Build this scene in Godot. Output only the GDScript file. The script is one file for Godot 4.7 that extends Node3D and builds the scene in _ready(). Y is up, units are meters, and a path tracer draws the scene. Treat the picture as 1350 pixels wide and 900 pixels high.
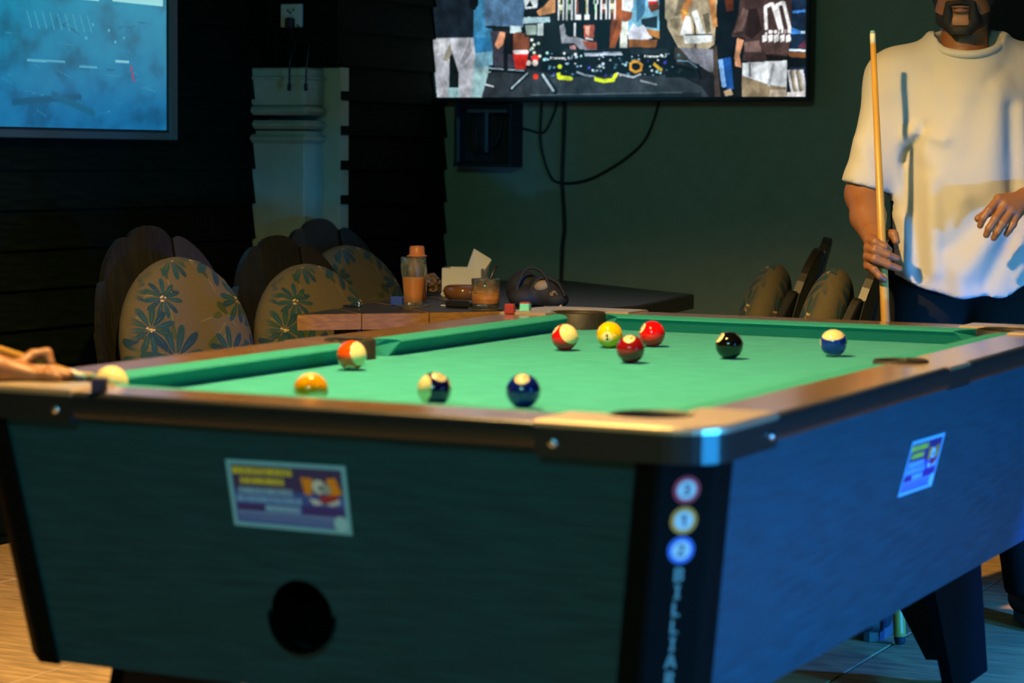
extends Node3D
# A pool table in a dim bar. Units are metres, y is up; the table stands at the origin with its long axis along z.

const BED := 0.76            # height of the playing surface
const HW := 0.498            # half width between cushion noses
const HL := 0.993            # half length between cushion noses
const RAIL := 0.796          # height of the wooden rail tops
const FOCAL := 84.5           # millimetres on a 24 mm high frame
const BLUE := 44.0
const SPOT := 4.6
const FILL := 14.0
const CUSH := 0.0535         # from nose to the wood
const OUT := 0.1745          # from nose to the outer edge of the rail

var M := {}
var taken := {}
var rng := RandomNumberGenerator.new()


# ------------------------------------------------------------------ naming
func numbered(called: String) -> String:
	var k: int = taken.get(called, 0)
	taken[called] = k + 1
	return called if k == 0 else "%s_%03d" % [called, k]


func tag(o: Node, label: String, category: String, group := "") -> void:
	o.set_meta("label", label)
	o.set_meta("category", category)
	if group:
		o.set_meta("group", group)


func thing(called: String, label: String, category: String, at := Vector3.ZERO, turn := 0.0, group := "") -> Node3D:
	var o := Node3D.new()
	o.name = numbered(called)
	add_child(o, true)
	o.position = at
	o.rotation.y = turn
	tag(o, label, category, group)
	return o


func put(called: String, mesh: Mesh, m: Material, parent: Node, at := Vector3.ZERO) -> MeshInstance3D:
	var o := MeshInstance3D.new()
	o.name = called if parent != self else numbered(called)
	o.mesh = mesh
	o.material_override = m
	parent.add_child(o, true)
	o.position = at
	return o


func struct(called: String, mesh: Mesh, m: Material, at := Vector3.ZERO) -> MeshInstance3D:
	var o := put(called, mesh, m, self, at)
	o.set_meta("kind", "structure")
	return o


# ------------------------------------------------------------------ mesh building (corners are given anticlockwise seen from outside)
func nst(smooth := false) -> SurfaceTool:
	var st := SurfaceTool.new()
	st.begin(Mesh.PRIMITIVE_TRIANGLES)
	st.set_smooth_group(0 if smooth else -1)
	return st


func done(st: SurfaceTool) -> ArrayMesh:
	st.generate_normals()
	return st.commit()


func tri(st: SurfaceTool, a: Vector3, b: Vector3, c: Vector3) -> void:
	st.add_vertex(a)
	st.add_vertex(c)
	st.add_vertex(b)


func quad(st: SurfaceTool, a: Vector3, b: Vector3, c: Vector3, d: Vector3) -> void:
	tri(st, a, b, c)
	tri(st, a, c, d)


func uvquad(st: SurfaceTool, a: Vector3, b: Vector3, c: Vector3, d: Vector3) -> void:
	# a lower left, b lower right, c upper right, d upper left
	var v := [a, c, b, a, d, c]
	var t := [Vector2(0, 1), Vector2(1, 0), Vector2(1, 1), Vector2(0, 1), Vector2(0, 0), Vector2(1, 0)]
	for i in 6:
		st.set_uv(t[i])
		st.add_vertex(v[i])


func box(st: SurfaceTool, c: Vector3, s: Vector3, bev := 0.0, t := Transform3D()) -> void:
	var h := s * 0.5
	var b := minf(bev, 0.45 * minf(s.x, minf(s.y, s.z)))
	var p := func(x: float, y: float, z: float, axis: int) -> Vector3:
		var v := Vector3(x * h.x, y * h.y, z * h.z)
		for k in 3:
			if k != axis:
				v[k] -= signf(v[k]) * b
		return t * (c + v)
	for s1 in [-1.0, 1.0]:
		var f: float = s1
		var qx := [p.call(f, -f, -1, 0), p.call(f, f, -1, 0), p.call(f, f, 1, 0), p.call(f, -f, 1, 0)]
		var qy := [p.call(-1, f, -f, 1), p.call(-1, f, f, 1), p.call(1, f, f, 1), p.call(1, f, -f, 1)]
		var qz := [p.call(-f, -1, f, 2), p.call(f, -1, f, 2), p.call(f, 1, f, 2), p.call(-f, 1, f, 2)]
		for q in [qx, qy, qz]:
			face(st, q, t * c)
	if b <= 0.0:
		return
	for x in [-1.0, 1.0]:
		for y in [-1.0, 1.0]:
			var e := [p.call(x, y, -1, 0), p.call(x, y, -1, 1), p.call(x, y, 1, 1), p.call(x, y, 1, 0)]
			face(st, e, t * c)
			e = [p.call(x, -1, y, 0), p.call(x, -1, y, 2), p.call(x, 1, y, 2), p.call(x, 1, y, 0)]
			face(st, e, t * c)
			e = [p.call(-1, x, y, 1), p.call(-1, x, y, 2), p.call(1, x, y, 2), p.call(1, x, y, 1)]
			face(st, e, t * c)
			for z in [-1.0, 1.0]:
				face(st, [p.call(x, y, z, 0), p.call(x, y, z, 1), p.call(x, y, z, 2)], t * c)


func face(st: SurfaceTool, q: Array, inside: Vector3) -> void:
	# a triangle or quad, turned so that it faces away from a point inside the solid
	var n: Vector3 = (q[1] - q[0]).cross(q[2] - q[0])
	if n.dot(q[0] - inside) < 0.0:
		q.reverse()
	tri(st, q[0], q[1], q[2])
	if q.size() == 4:
		tri(st, q[0], q[2], q[3])


func bx(s: Vector3, bev := 0.0, c := Vector3.ZERO, t := Transform3D()) -> ArrayMesh:
	var st := nst()
	box(st, c, s, bev, t)
	return done(st)


func hexa(st: SurfaceTool, lo: Array, hi: Array) -> void:
	# a solid between two quads given in the same order round
	var mid := Vector3.ZERO
	for k in 4:
		mid += (lo[k] + hi[k]) / 8.0
	face(st, lo.duplicate(), mid)
	face(st, hi.duplicate(), mid)
	for k in 4:
		var j := (k + 1) % 4
		face(st, [lo[k], lo[j], hi[j], hi[k]], mid)


func lathe(st: SurfaceTool, prof: Array, seg: int, t := Transform3D()) -> void:
	# profile of (radius, height) from the bottom up along the outside
	for i in prof.size() - 1:
		var a: Vector2 = prof[i]
		var b: Vector2 = prof[i + 1]
		for k in seg:
			var u := TAU * k / seg
			var v := TAU * (k + 1) / seg
			var q := [Vector3(a.x * cos(u), a.y, -a.x * sin(u)), Vector3(a.x * cos(v), a.y, -a.x * sin(v)), Vector3(b.x * cos(v), b.y, -b.x * sin(v)), Vector3(b.x * cos(u), b.y, -b.x * sin(u))]
			if a.x > 1e-6:
				tri(st, t * q[0], t * q[1], t * q[2])
			if b.x > 1e-6:
				tri(st, t * q[0], t * q[2], t * q[3])


func tube(st: SurfaceTool, pts: Array, r0: float, r1 := -1.0, seg := 8, t := Transform3D(), flat := 1.0) -> void:
	if r1 < 0.0:
		r1 = r0
	var n := pts.size()
	var rings := []
	var side := Vector3.ZERO
	for i in n:
		var d: Vector3 = (pts[mini(i + 1, n - 1)] - pts[maxi(i - 1, 0)]).normalized()
		if side == Vector3.ZERO:
			side = d.cross(Vector3.UP if absf(d.y) < 0.9 else Vector3.RIGHT).normalized()
		else:
			side = (side - d * side.dot(d)).normalized()
		var up := side.cross(d)
		var r := lerpf(r0, r1, float(i) / maxi(n - 1, 1))
		var ring := []
		for k in seg:
			var a := TAU * k / seg
			ring.append(t * (pts[i] + (side * cos(a) + up * sin(a) * flat) * r))
		rings.append(ring)
	for i in n - 1:
		for k in seg:
			var j := (k + 1) % seg
			quad(st, rings[i][j], rings[i][k], rings[i + 1][k], rings[i + 1][j])
	for k in seg:
		var j := (k + 1) % seg
		tri(st, t * pts[0], rings[0][k], rings[0][j])
		tri(st, t * pts[n - 1], rings[n - 1][j], rings[n - 1][k])


func curve(pts: Array, steps := 6) -> Array:
	# a smooth line through the points
	var out := []
	var n := pts.size()
	for i in n - 1:
		var a: Vector3 = pts[maxi(i - 1, 0)]
		var b: Vector3 = pts[i]
		var c: Vector3 = pts[i + 1]
		var d: Vector3 = pts[mini(i + 2, n - 1)]
		for k in steps:
			out.append(b.cubic_interpolate(c, a, d, float(k) / steps))
	out.append(pts[n - 1])
	return out


func turned(poly: PackedVector2Array) -> PackedVector2Array:
	# anticlockwise seen from above
	var area := 0.0
	for i in poly.size():
		area += poly[i].cross(poly[(i + 1) % poly.size()])
	var out := poly.duplicate()
	if area > 0.0:
		out.reverse()
	return out


func extrude(st: SurfaceTool, poly: PackedVector2Array, y0: float, y1: float, bev := 0.0) -> void:
	# a prism over a polygon in (x, z), its top edge chamfered
	poly = turned(poly)
	var top := poly
	if bev > 0.0:
		var inner := Geometry2D.offset_polygon(poly, -bev, Geometry2D.JOIN_MITER)
		if inner.size() == 1 and inner[0].size() == poly.size():
			var q := turned(inner[0])
			var best := 0
			for k in q.size():
				if q[k].distance_to(poly[0]) < q[best].distance_to(poly[0]):
					best = k
			top = PackedVector2Array()
			for k in q.size():
				top.append(q[(best + k) % q.size()])
		else:
			bev = 0.0
	var ids := Geometry2D.triangulate_polygon(top)
	var yb := y1 - bev
	for i in range(0, ids.size(), 3):
		var a := top[ids[i]]
		var b := top[ids[i + 1]]
		var c := top[ids[i + 2]]
		face(st, [Vector3(a.x, y1, a.y), Vector3(b.x, y1, b.y), Vector3(c.x, y1, c.y)], Vector3(a.x, y0 - 1.0, a.y))
	ids = Geometry2D.triangulate_polygon(poly)
	for i in range(0, ids.size(), 3):
		var a := poly[ids[i]]
		var b := poly[ids[i + 1]]
		var c := poly[ids[i + 2]]
		face(st, [Vector3(a.x, y0, a.y), Vector3(b.x, y0, b.y), Vector3(c.x, y0, c.y)], Vector3(a.x, y1 + 1.0, a.y))
	for i in poly.size():
		var j := (i + 1) % poly.size()
		quad(st, Vector3(poly[i].x, y0, poly[i].y), Vector3(poly[j].x, y0, poly[j].y), Vector3(poly[j].x, yb, poly[j].y), Vector3(poly[i].x, yb, poly[i].y))
		if bev > 0.0:
			quad(st, Vector3(poly[i].x, yb, poly[i].y), Vector3(poly[j].x, yb, poly[j].y), Vector3(top[j].x, y1, top[j].y), Vector3(top[i].x, y1, top[i].y))


func circle2(c: Vector2, r: float, seg := 24) -> PackedVector2Array:
	var out := PackedVector2Array()
	for k in seg:
		out.append(c + Vector2(cos(TAU * k / seg), sin(TAU * k / seg)) * r)
	return out


# ------------------------------------------------------------------ pictures (flat print, screens, fabric)
func pgon(im: Image, col: String, _w: int, pts: Array) -> void:
	var c := Color.html(col)
	var n: int = pts.size() / 2
	var lo := 1e9
	var hi := -1e9
	for i in n:
		lo = minf(lo, pts[2 * i + 1])
		hi = maxf(hi, pts[2 * i + 1])
	for y in range(maxi(int(lo), 0), mini(int(hi) + 1, im.get_height())):
		var xs := []
		var yy := y + 0.5
		for i in n:
			var j := (i + 1) % n
			var ya: float = pts[2 * i + 1]
			var yb: float = pts[2 * j + 1]
			if (ya <= yy) != (yb <= yy):
				xs.append(pts[2 * i] + (pts[2 * j] - pts[2 * i]) * (yy - ya) / (yb - ya))
		xs.sort()
		for k in range(0, xs.size() - 1, 2):
			var x0 := int(round(xs[k]))
			im.fill_rect(Rect2i(x0, y, maxi(int(round(xs[k + 1])) - x0, 1), 1), c)


func dots(im: Image, col: String, r: int, pts: Array) -> void:
	for i in range(0, pts.size(), 2):
		for y in range(-r, r + 1):
			var w := int(sqrt(maxf(r * r - y * y, 0.0)) + 0.5)
			im.fill_rect(Rect2i(int(pts[i]) - w, int(pts[i + 1]) + y, 2 * w + 1, 1), Color.html(col))


func pline(im: Image, col: String, w: int, pts: Array) -> void:
	for i in range(0, pts.size() - 2, 2):
		var a := Vector2(pts[i], pts[i + 1])
		var b := Vector2(pts[i + 2], pts[i + 3])
		var d := (b - a).normalized().orthogonal() * w * 0.5
		pgon(im, col, 0, [a.x + d.x, a.y + d.y, b.x + d.x, b.y + d.y, b.x - d.x, b.y - d.y, a.x - d.x, a.y - d.y])
		if w > 3:
			dots(im, col, w / 2, [b.x, b.y])


const GLYPH := {
	"0": "69996", "1": "26227", "2": "E168F", "3": "E161E", "4": "99F11", "5": "F8E1E", "6": "68E96", "7": "F1244", "8": "69696", "9": "69716",
	"A": "69F99", "B": "E9E9E", "D": "E999E", "E": "F8E8F", "H": "99F99", "I": "72227", "J": "11196", "L": "8888F", "N": "9DB99", "M": "9FF99",
	"O": "69996", "P": "E9E88", "R": "E9EA9", "S": "7861E", "Y": "55222", "i": "20222", "n": "0E999", "e": "069E7", "r": "0BC88", "o": "06996", "j": "10196",
}


func word(im: Image, s: String, x: float, y: float, w: float, h: float, col: String, gap := 0.25) -> void:
	# capital letters of 4 x 5 cells
	for ch in s:
		if GLYPH.has(ch):
			var g: String = GLYPH[ch]
			for row in 5:
				var bits := g.substr(row, 1).hex_to_int()
				for k in 4:
					if bits & (8 >> k):
						im.fill_rect(Rect2i(int(x + k * w / 4), int(y + row * h / 5), ceili(w / 4), ceili(h / 5)), Color.html(col))
		x += w * (1.0 + gap)


func grain(w: int, h: int, a: Color, b: Color, fx: float, fy: float, sd: int, contrast := 1.0) -> ImageTexture:
	# a streaky or cloudy pattern between two colours
	var nz := FastNoiseLite.new()
	nz.seed = sd
	nz.frequency = 1.0
	nz.fractal_octaves = 4
	var im := Image.create(w, h, false, Image.FORMAT_RGB8)
	for y in h:
		for x in w:
			# blend two windows so that the pattern repeats without a seam
			var u := float(x) / w
			var v := float(y) / h
			var n1 := nz.get_noise_2d(x * fx, y * fy)
			var n2 := nz.get_noise_2d((x - w) * fx, y * fy)
			var n3 := nz.get_noise_2d(x * fx, (y - h) * fy)
			var n4 := nz.get_noise_2d((x - w) * fx, (y - h) * fy)
			var n := lerpf(lerpf(n1, n2, u), lerpf(n3, n4, u), v)
			im.set_pixel(x, y, a.lerp(b, clampf(0.5 + n * contrast, 0.0, 1.0)))
	return ImageTexture.create_from_image(im)


func mat(c: Color, rough := 0.6, metal := 0.0) -> StandardMaterial3D:
	var m := StandardMaterial3D.new()
	m.albedo_color = c
	m.roughness = rough
	m.metallic = metal
	return m


func tmat(t: Texture2D, scale: float, rough := 0.6, world := false) -> StandardMaterial3D:
	var m := mat(Color.WHITE, rough)
	m.albedo_texture = t
	m.uv1_triplanar = true
	m.uv1_world_triplanar = world
	m.uv1_scale = Vector3.ONE * scale
	m.uv1_triplanar_sharpness = 6.0
	return m


func lin(r: float, g: float, b: float) -> Color:
	return Color(r, g, b).linear_to_srgb()


# ------------------------------------------------------------------ bodies: a distance field on a grid, meshed as surface nets
class Field:
	var o: Vector3
	var nx: int
	var ny: int
	var nz: int
	var h: float
	var f: PackedFloat32Array

	func _init(lo: Vector3, hi: Vector3, cell: float) -> void:
		o = lo
		h = cell
		nx = ceili((hi.x - lo.x) / h) + 1
		ny = ceili((hi.y - lo.y) / h) + 1
		nz = ceili((hi.z - lo.z) / h) + 1
		f.resize(nx * ny * nz)
		f.fill(1.0)

	func span(lo: Vector3, hi: Vector3) -> Array:
		var a := ((lo - o) / h).floor()
		var b := ((hi - o) / h).ceil()
		return [clampi(int(a.x), 0, nx), clampi(int(b.x) + 1, 0, nx), clampi(int(a.y), 0, ny), clampi(int(b.y) + 1, 0, ny), clampi(int(a.z), 0, nz), clampi(int(b.z) + 1, 0, nz)]

	func cap(a: Vector3, b: Vector3, ra: float, rb: float, k := 0.02) -> void:
		var m := maxf(ra, rb) + k + 2.5 * h
		var s := span(a.min(b) - Vector3.ONE * m, a.max(b) + Vector3.ONE * m)
		var ab := b - a
		var inv := 1.0 / maxf(ab.length_squared(), 1e-9)
		for z in range(s[4], s[5]):
			for y in range(s[2], s[3]):
				var id := (z * ny + y) * nx + int(s[0])
				for x in range(s[0], s[1]):
					var p := o + Vector3(x, y, z) * h
					var t := clampf((p - a).dot(ab) * inv, 0.0, 1.0)
					var d := p.distance_to(a + ab * t) - lerpf(ra, rb, t)
					var e := f[id]
					var g := maxf(k - absf(d - e), 0.0)
					f[id] = minf(d, e) - g * g / (4.0 * k)
					id += 1

	func ell(c: Vector3, r: Vector3, k := 0.02, basis := Basis(), carve := false) -> void:
		var m := maxf(r.x, maxf(r.y, r.z)) + k + 2.5 * h
		var s := span(c - Vector3.ONE * m, c + Vector3.ONE * m)
		var inv := basis.transposed()
		for z in range(s[4], s[5]):
			for y in range(s[2], s[3]):
				var id := (z * ny + y) * nx + int(s[0])
				for x in range(s[0], s[1]):
					var p := inv * (o + Vector3(x, y, z) * h - c)
					var q := p / r
					var l := q.length()
					var d := l * (l - 1.0) / maxf((q / r).length(), 1e-6)
					var e := f[id]
					if carve:
						d = -d
						var g := maxf(k - absf(d - e), 0.0)
						f[id] = maxf(d, e) + g * g / (4.0 * k)
					else:
						var g := maxf(k - absf(d - e), 0.0)
						f[id] = minf(d, e) - g * g / (4.0 * k)
					id += 1

	func cut(p0: Vector3, n: Vector3, within := 1e9) -> void:
		# removes what lies on the side that n points to
		n = n.normalized()
		for z in nz:
			for y in ny:
				var id := (z * ny + y) * nx
				for x in nx:
					if f[id] < 0.05:
						var p := o + Vector3(x, y, z) * h - p0
						if p.length() < within:
							f[id] = maxf(f[id], p.dot(n))
					id += 1

	func mesh(st: SurfaceTool) -> void:
		var at := PackedInt32Array()
		at.resize(nx * ny * nz)
		at.fill(-1)
		var vs := PackedVector3Array()
		var step := [1, nx, nx * ny]
		var corner := [0, 1, nx, nx + 1, nx * ny, nx * ny + 1, nx * ny + nx, nx * ny + nx + 1]
		for z in nz - 1:
			for y in ny - 1:
				var id := (z * ny + y) * nx
				for x in nx - 1:
					if absf(f[id]) < 3.0 * h:
						var v := []
						var inside := 0
						for k in 8:
							var d := f[id + corner[k]]
							v.append(d)
							if d < 0.0:
								inside += 1
						if inside > 0 and inside < 8:
							var sum := Vector3.ZERO
							var cnt := 0
							for k in 8:
								for ax in 3:
									var b := 1 << ax
									if not k & b:
										var d0: float = v[k]
										var d1: float = v[k | b]
										if (d0 < 0.0) != (d1 < 0.0):
											var t := d0 / (d0 - d1)
											var q := Vector3(k & 1, (k >> 1) & 1, (k >> 2) & 1)
											q[ax] = t
											sum += q
											cnt += 1
							at[id] = vs.size()
							vs.append(o + (Vector3(x, y, z) + sum / cnt) * h)
					id += 1
		for z in range(1, nz - 1):
			for y in range(1, ny - 1):
				var id := (z * ny + y) * nx + 1
				for x in range(1, nx - 1):
					if at[id] >= 0:
						for ax in 3:
							var in0 := f[id] < 0.0
							if in0 != (f[id + step[ax]] < 0.0):
								var u: int = step[(ax + 1) % 3]
								var w: int = step[(ax + 2) % 3]
								var a := at[id]
								var b := at[id - u]
								var c := at[id - u - w]
								var d := at[id - w]
								if a >= 0 and b >= 0 and c >= 0 and d >= 0:
									var q := [vs[a], vs[b], vs[c], vs[d]]
									if in0:
										for i in [0, 2, 1, 0, 3, 2]:
											st.add_vertex(q[i])
									else:
										for i in [0, 1, 2, 0, 2, 3]:
											st.add_vertex(q[i])
					id += 1


func finger(fd: Field, pts: Array, r0: float, r1: float) -> void:
	var n := pts.size() - 1
	for i in n:
		fd.cap(pts[i], pts[i + 1], lerpf(r0, r1, float(i) / n), lerpf(r0, r1, float(i + 1) / n), 0.004)


func nails(st: SurfaceTool, tip: Vector3, dir: Vector3, up: Vector3) -> void:
	# a small oval plate on the back of a fingertip
	var d := dir.normalized()
	var n := (up - d * up.dot(d)).normalized()
	var s := d.cross(n)
	var c := tip + n * 0.0064 - d * 0.001
	for k in 10:
		var a := TAU * k / 10
		var b := TAU * (k + 1) / 10
		var p := c + d * cos(a) * 0.006 + s * sin(a) * 0.0045 - n * 0.0012 * absf(sin(a))
		var q := c + d * cos(b) * 0.006 + s * sin(b) * 0.0045 - n * 0.0012 * absf(sin(b))
		face(st, [c + n * 0.0008, p, q], c - n)


# ------------------------------------------------------------------ materials
func floral() -> ImageTexture:
	var im := Image.create(512, 512, false, Image.FORMAT_RGB8)
	im.fill(Color.html("5a5036"))
	var r := RandomNumberGenerator.new()
	r.seed = 5
	for i in 1800:
		im.fill_rect(Rect2i(r.randi_range(0, 511), r.randi_range(0, 511), r.randi_range(2, 9), 1), Color.html(["5a5036", "6c6143", "564b31"][i % 3]))
	for i in 60:   # olive leaves
		var c := Vector2(r.randf_range(30, 480), r.randf_range(30, 480))
		var a := r.randf() * TAU
		petal(im, ["3d4820", "4d5026", "333f1c"][i % 3], c, a, r.randf_range(30, 52), r.randf_range(9, 15))
		pline(im, "6f6a3c", 3, [c.x, c.y, c.x - cos(a) * 40, c.y - sin(a) * 40])
	for q in [Vector3(110, 120, 92), Vector3(360, 90, 76), Vector3(250, 290, 98), Vector3(90, 400, 74), Vector3(430, 400, 94), Vector3(420, 240, 52), Vector3(250, 470, 60), Vector3(230, 60, 62), Vector3(150, 250, 70), Vector3(370, 320, 66), Vector3(480, 130, 62), Vector3(340, 200, 50), Vector3(30, 30, 50), Vector3(180, 400, 54)]:
		var c := Vector2(q.x, q.y)
		var n := 11
		var a0 := r.randf() * TAU
		for k in n:
			var a := a0 + TAU * k / n + r.randf_range(-0.08, 0.08)
			petal(im, ["12404a", "173f3c", "0f3546"][(k + int(q.z)) % 3], c + Vector2(cos(a), sin(a)) * q.z * 0.14, a, q.z * r.randf_range(0.78, 0.95), q.z * 0.15)
			pline(im, "3b6658", 1, [c.x + cos(a) * q.z * 0.3, c.y + sin(a) * q.z * 0.3, c.x + cos(a) * q.z * 0.7, c.y + sin(a) * q.z * 0.7])
		for k in 7:
			dots(im, "c8b68a", 2, [c.x + r.randf_range(-9, 9), c.y + r.randf_range(-9, 9)])
	return ImageTexture.create_from_image(im)


func petal(im: Image, col: String, c: Vector2, a: float, l: float, w: float) -> void:
	var pts := []
	for k in 14:
		var t := TAU * k / 14
		var q := c + Vector2((0.5 - 0.5 * cos(t)) * l, sin(t) * w * (0.75 - 0.35 * cos(t))).rotated(a)
		pts.append(q.x)
		pts.append(q.y)
	pgon(im, col, 0, pts)


func materials() -> void:
	M.cloth = tmat(grain(256, 256, lin(0.010, 0.28, 0.275), lin(0.024, 0.36, 0.355), 0.03, 0.045, 1, 1.1), 1.4, 0.95)
	M.cloth.rim_enabled = true
	M.cloth.rim = 0.25
	M.cloth.rim_tint = 0.8
	M.cushion = mat(lin(0.008, 0.25, 0.23), 0.9)
	M.rail = tmat(grain(256, 256, lin(0.13, 0.072, 0.035), lin(0.32, 0.19, 0.10), 0.012, 0.10, 2, 1.0), 2.2, 0.2)
	M.rail.clearcoat_enabled = true
	M.rail.clearcoat = 0.5
	M.rail.clearcoat_roughness = 0.16
	M.black = mat(lin(0.012, 0.013, 0.014), 0.32)
	M.matte_black = mat(lin(0.008, 0.008, 0.009), 0.7)
	M.post = mat(lin(0.003, 0.004, 0.004), 0.6)
	M.post.metallic_specular = 0.08
	M.laminate = tmat(grain(256, 256, lin(0.002, 0.033, 0.050), lin(0.005, 0.062, 0.092), 0.012, 0.16, 3, 0.9), 1.8, 0.5)
	M.laminate.metallic_specular = 0.22
	M.casting = mat(lin(0.62, 0.50, 0.36), 0.40, 0.85)
	M.leather = tmat(grain(128, 128, lin(0.004, 0.004, 0.003), lin(0.035, 0.028, 0.018), 0.25, 0.03, 4, 1.0), 6.0, 0.6)
	M.chrome = mat(lin(0.6, 0.6, 0.6), 0.2, 1.0)
	M.wall = tmat(grain(256, 256, lin(0.215, 0.265, 0.190), lin(0.240, 0.295, 0.212), 0.05, 0.05, 6, 1.0), 1.0, 0.85)
	M.dark_wall = mat(lin(0.010, 0.014, 0.012), 0.9)
	M.ceiling = mat(lin(0.03, 0.035, 0.03), 0.9)
	M.board = tmat(grain(256, 256, lin(0.0018, 0.0042, 0.0020), lin(0.0042, 0.0088, 0.0042), 0.02, 0.15, 7, 1.0), 1.2, 0.85)
	M.board.metallic_specular = 0.12
	M.plaster = tmat(grain(128, 128, lin(0.26, 0.30, 0.20), lin(0.31, 0.36, 0.25), 0.06, 0.04, 8, 1.0), 1.5, 0.8)
	M.floor = tmat(grain(512, 512, lin(0.40, 0.25, 0.09), lin(0.74, 0.47, 0.17), 0.012, 0.07, 9, 1.3), 0.9, 0.55, true)
	M.grout = mat(lin(0.55, 0.42, 0.25), 0.9)
	M.wood = tmat(grain(256, 256, lin(0.006, 0.0065, 0.004), lin(0.017, 0.016, 0.009), 0.10, 0.012, 10, 1.0), 2.5, 0.4)
	M.slab_top = tmat(grain(256, 256, lin(0.015, 0.012, 0.006), lin(0.045, 0.032, 0.015), 0.012, 0.10, 11, 1.0), 1.6, 0.45)
	M.slab_edge = tmat(grain(256, 256, lin(0.15, 0.070, 0.006), lin(0.32, 0.16, 0.018), 0.03, 0.10, 12, 1.0), 3.0, 0.6)
	M.floral = tmat(floral(), 1.75, 0.9)
	M.skin = mat(lin(0.25, 0.10, 0.035), 0.5)
	M.skin.subsurf_scatter_enabled = true
	M.skin.subsurf_scatter_strength = 0.06
	M.nail = mat(lin(0.50, 0.28, 0.20), 0.3)
	M.lip = mat(lin(0.17, 0.065, 0.04), 0.45)
	M.hair = mat(lin(0.008, 0.007, 0.006), 0.7)
	M.shirt = mat(lin(0.46, 0.45, 0.42), 0.9)
	M.shirt.rim_enabled = true
	M.shirt.rim = 0.3
	M.trousers = mat(lin(0.008, 0.009, 0.007), 0.95)
	M.trousers.metallic_specular = 0.2
	M.grey_cloth = mat(lin(0.10, 0.10, 0.10), 0.9)
	M.shoe = mat(lin(0.02, 0.02, 0.022), 0.6)
	M.sole = mat(lin(0.09, 0.09, 0.09), 0.7)
	M.eye = mat(lin(0.6, 0.58, 0.55), 0.2)
	M.iris = mat(lin(0.02, 0.01, 0.006), 0.1)
	M.cue = tmat(grain(128, 128, lin(0.40, 0.21, 0.03), lin(0.54, 0.31, 0.055), 0.12, 0.012, 13, 1.0), 3.0, 0.35)
	M.ferrule = mat(lin(0.7, 0.68, 0.55), 0.4)
	M.tip = mat(lin(0.18, 0.38, 0.36), 0.9)
	M.rubber = mat(lin(0.01, 0.01, 0.01), 0.8)
	M.cable = mat(lin(0.006, 0.007, 0.006), 0.6)
	M.plate = mat(lin(0.42, 0.46, 0.40), 0.5)
	M.grey_metal = mat(lin(0.09, 0.10, 0.095), 0.45, 0.4)
	M.paper = mat(lin(0.72, 0.68, 0.58), 0.85)
	M.glass = mat(Color(0.95, 0.98, 0.96, 0.04), 0.03)
	M.glass.transparency = BaseMaterial3D.TRANSPARENCY_ALPHA
	M.glass.refraction_enabled = true
	M.glass.refraction_scale = 0.05
	M.juice = mat(lin(0.85, 0.30, 0.012), 0.3)
	M.juice.subsurf_scatter_enabled = true
	M.juice.subsurf_scatter_strength = 0.15
	M.amber = mat(lin(0.16, 0.06, 0.015), 0.12)
	M.orange = mat(lin(0.62, 0.19, 0.035), 0.4)
	M.bag = mat(lin(0.012, 0.011, 0.010), 0.75)
	M.beige = mat(lin(0.30, 0.21, 0.11), 0.8)
	M.blue_paper = mat(lin(0.02, 0.06, 0.35), 0.6)
	M.red_paper = mat(lin(0.22, 0.012, 0.015), 0.6)
	M.hole = mat(lin(0.0015, 0.0015, 0.0015), 1.0)
	M.hole.metallic_specular = 0.05
	M.purple_paper = mat(lin(0.035, 0.012, 0.04), 0.7)
	M.chalk = mat(lin(0.10, 0.50, 0.52), 0.95)
	M.chalk_dark = mat(lin(0.05, 0.04, 0.09), 0.95)
	M.letter = mat(lin(0.10, 0.17, 0.15), 0.6)
	M.cream = mat(lin(0.62, 0.5, 0.28), 0.7)


# ------------------------------------------------------------------ the pool table
func side_at(s: float) -> float:
	return -0.10 if s > 0.0 else 0.02      # where the side pockets sit along the rails


func cushion(a: Vector3, b: Vector3, inward: Vector3, ja: float, jb: float) -> ArrayMesh:
	# a cushion whose back runs from a to b; its nose stands inward and is shorter by ja and jb
	var st := nst()
	var d := (b - a).normalized()
	var prof := [[0.0, 0.036], [0.012, 0.0365], [0.030, 0.0352], [0.046, 0.0338], [CUSH - 0.0015, 0.0322], [CUSH, 0.0295], [CUSH - 0.004, 0.026], [CUSH - 0.021, 0.0005], [0.0, 0.0005]]
	var ra := []
	var rb := []
	for q in prof:
		var t: float = q[0] / CUSH
		ra.append(a + inward * float(q[0]) + Vector3.UP * float(q[1]) + d * ja * pow(t, 1.6))
		rb.append(b + inward * float(q[0]) + Vector3.UP * float(q[1]) - d * jb * pow(t, 1.6))
	var mid := (a + b) * 0.5 + inward * 0.02 + Vector3.UP * 0.02
	for k in prof.size():
		var j := (k + 1) % prof.size()
		face(st, [ra[k], ra[j], rb[j], rb[k]], mid)
	var ca: Vector3 = ra[0] * 0.5 + ra[8] * 0.5
	var cb: Vector3 = rb[0] * 0.5 + rb[8] * 0.5
	for k in prof.size() - 1:
		face(st, [ca, ra[k], ra[k + 1]], mid)
		face(st, [cb, rb[k], rb[k + 1]], mid)
	return done(st)


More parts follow.
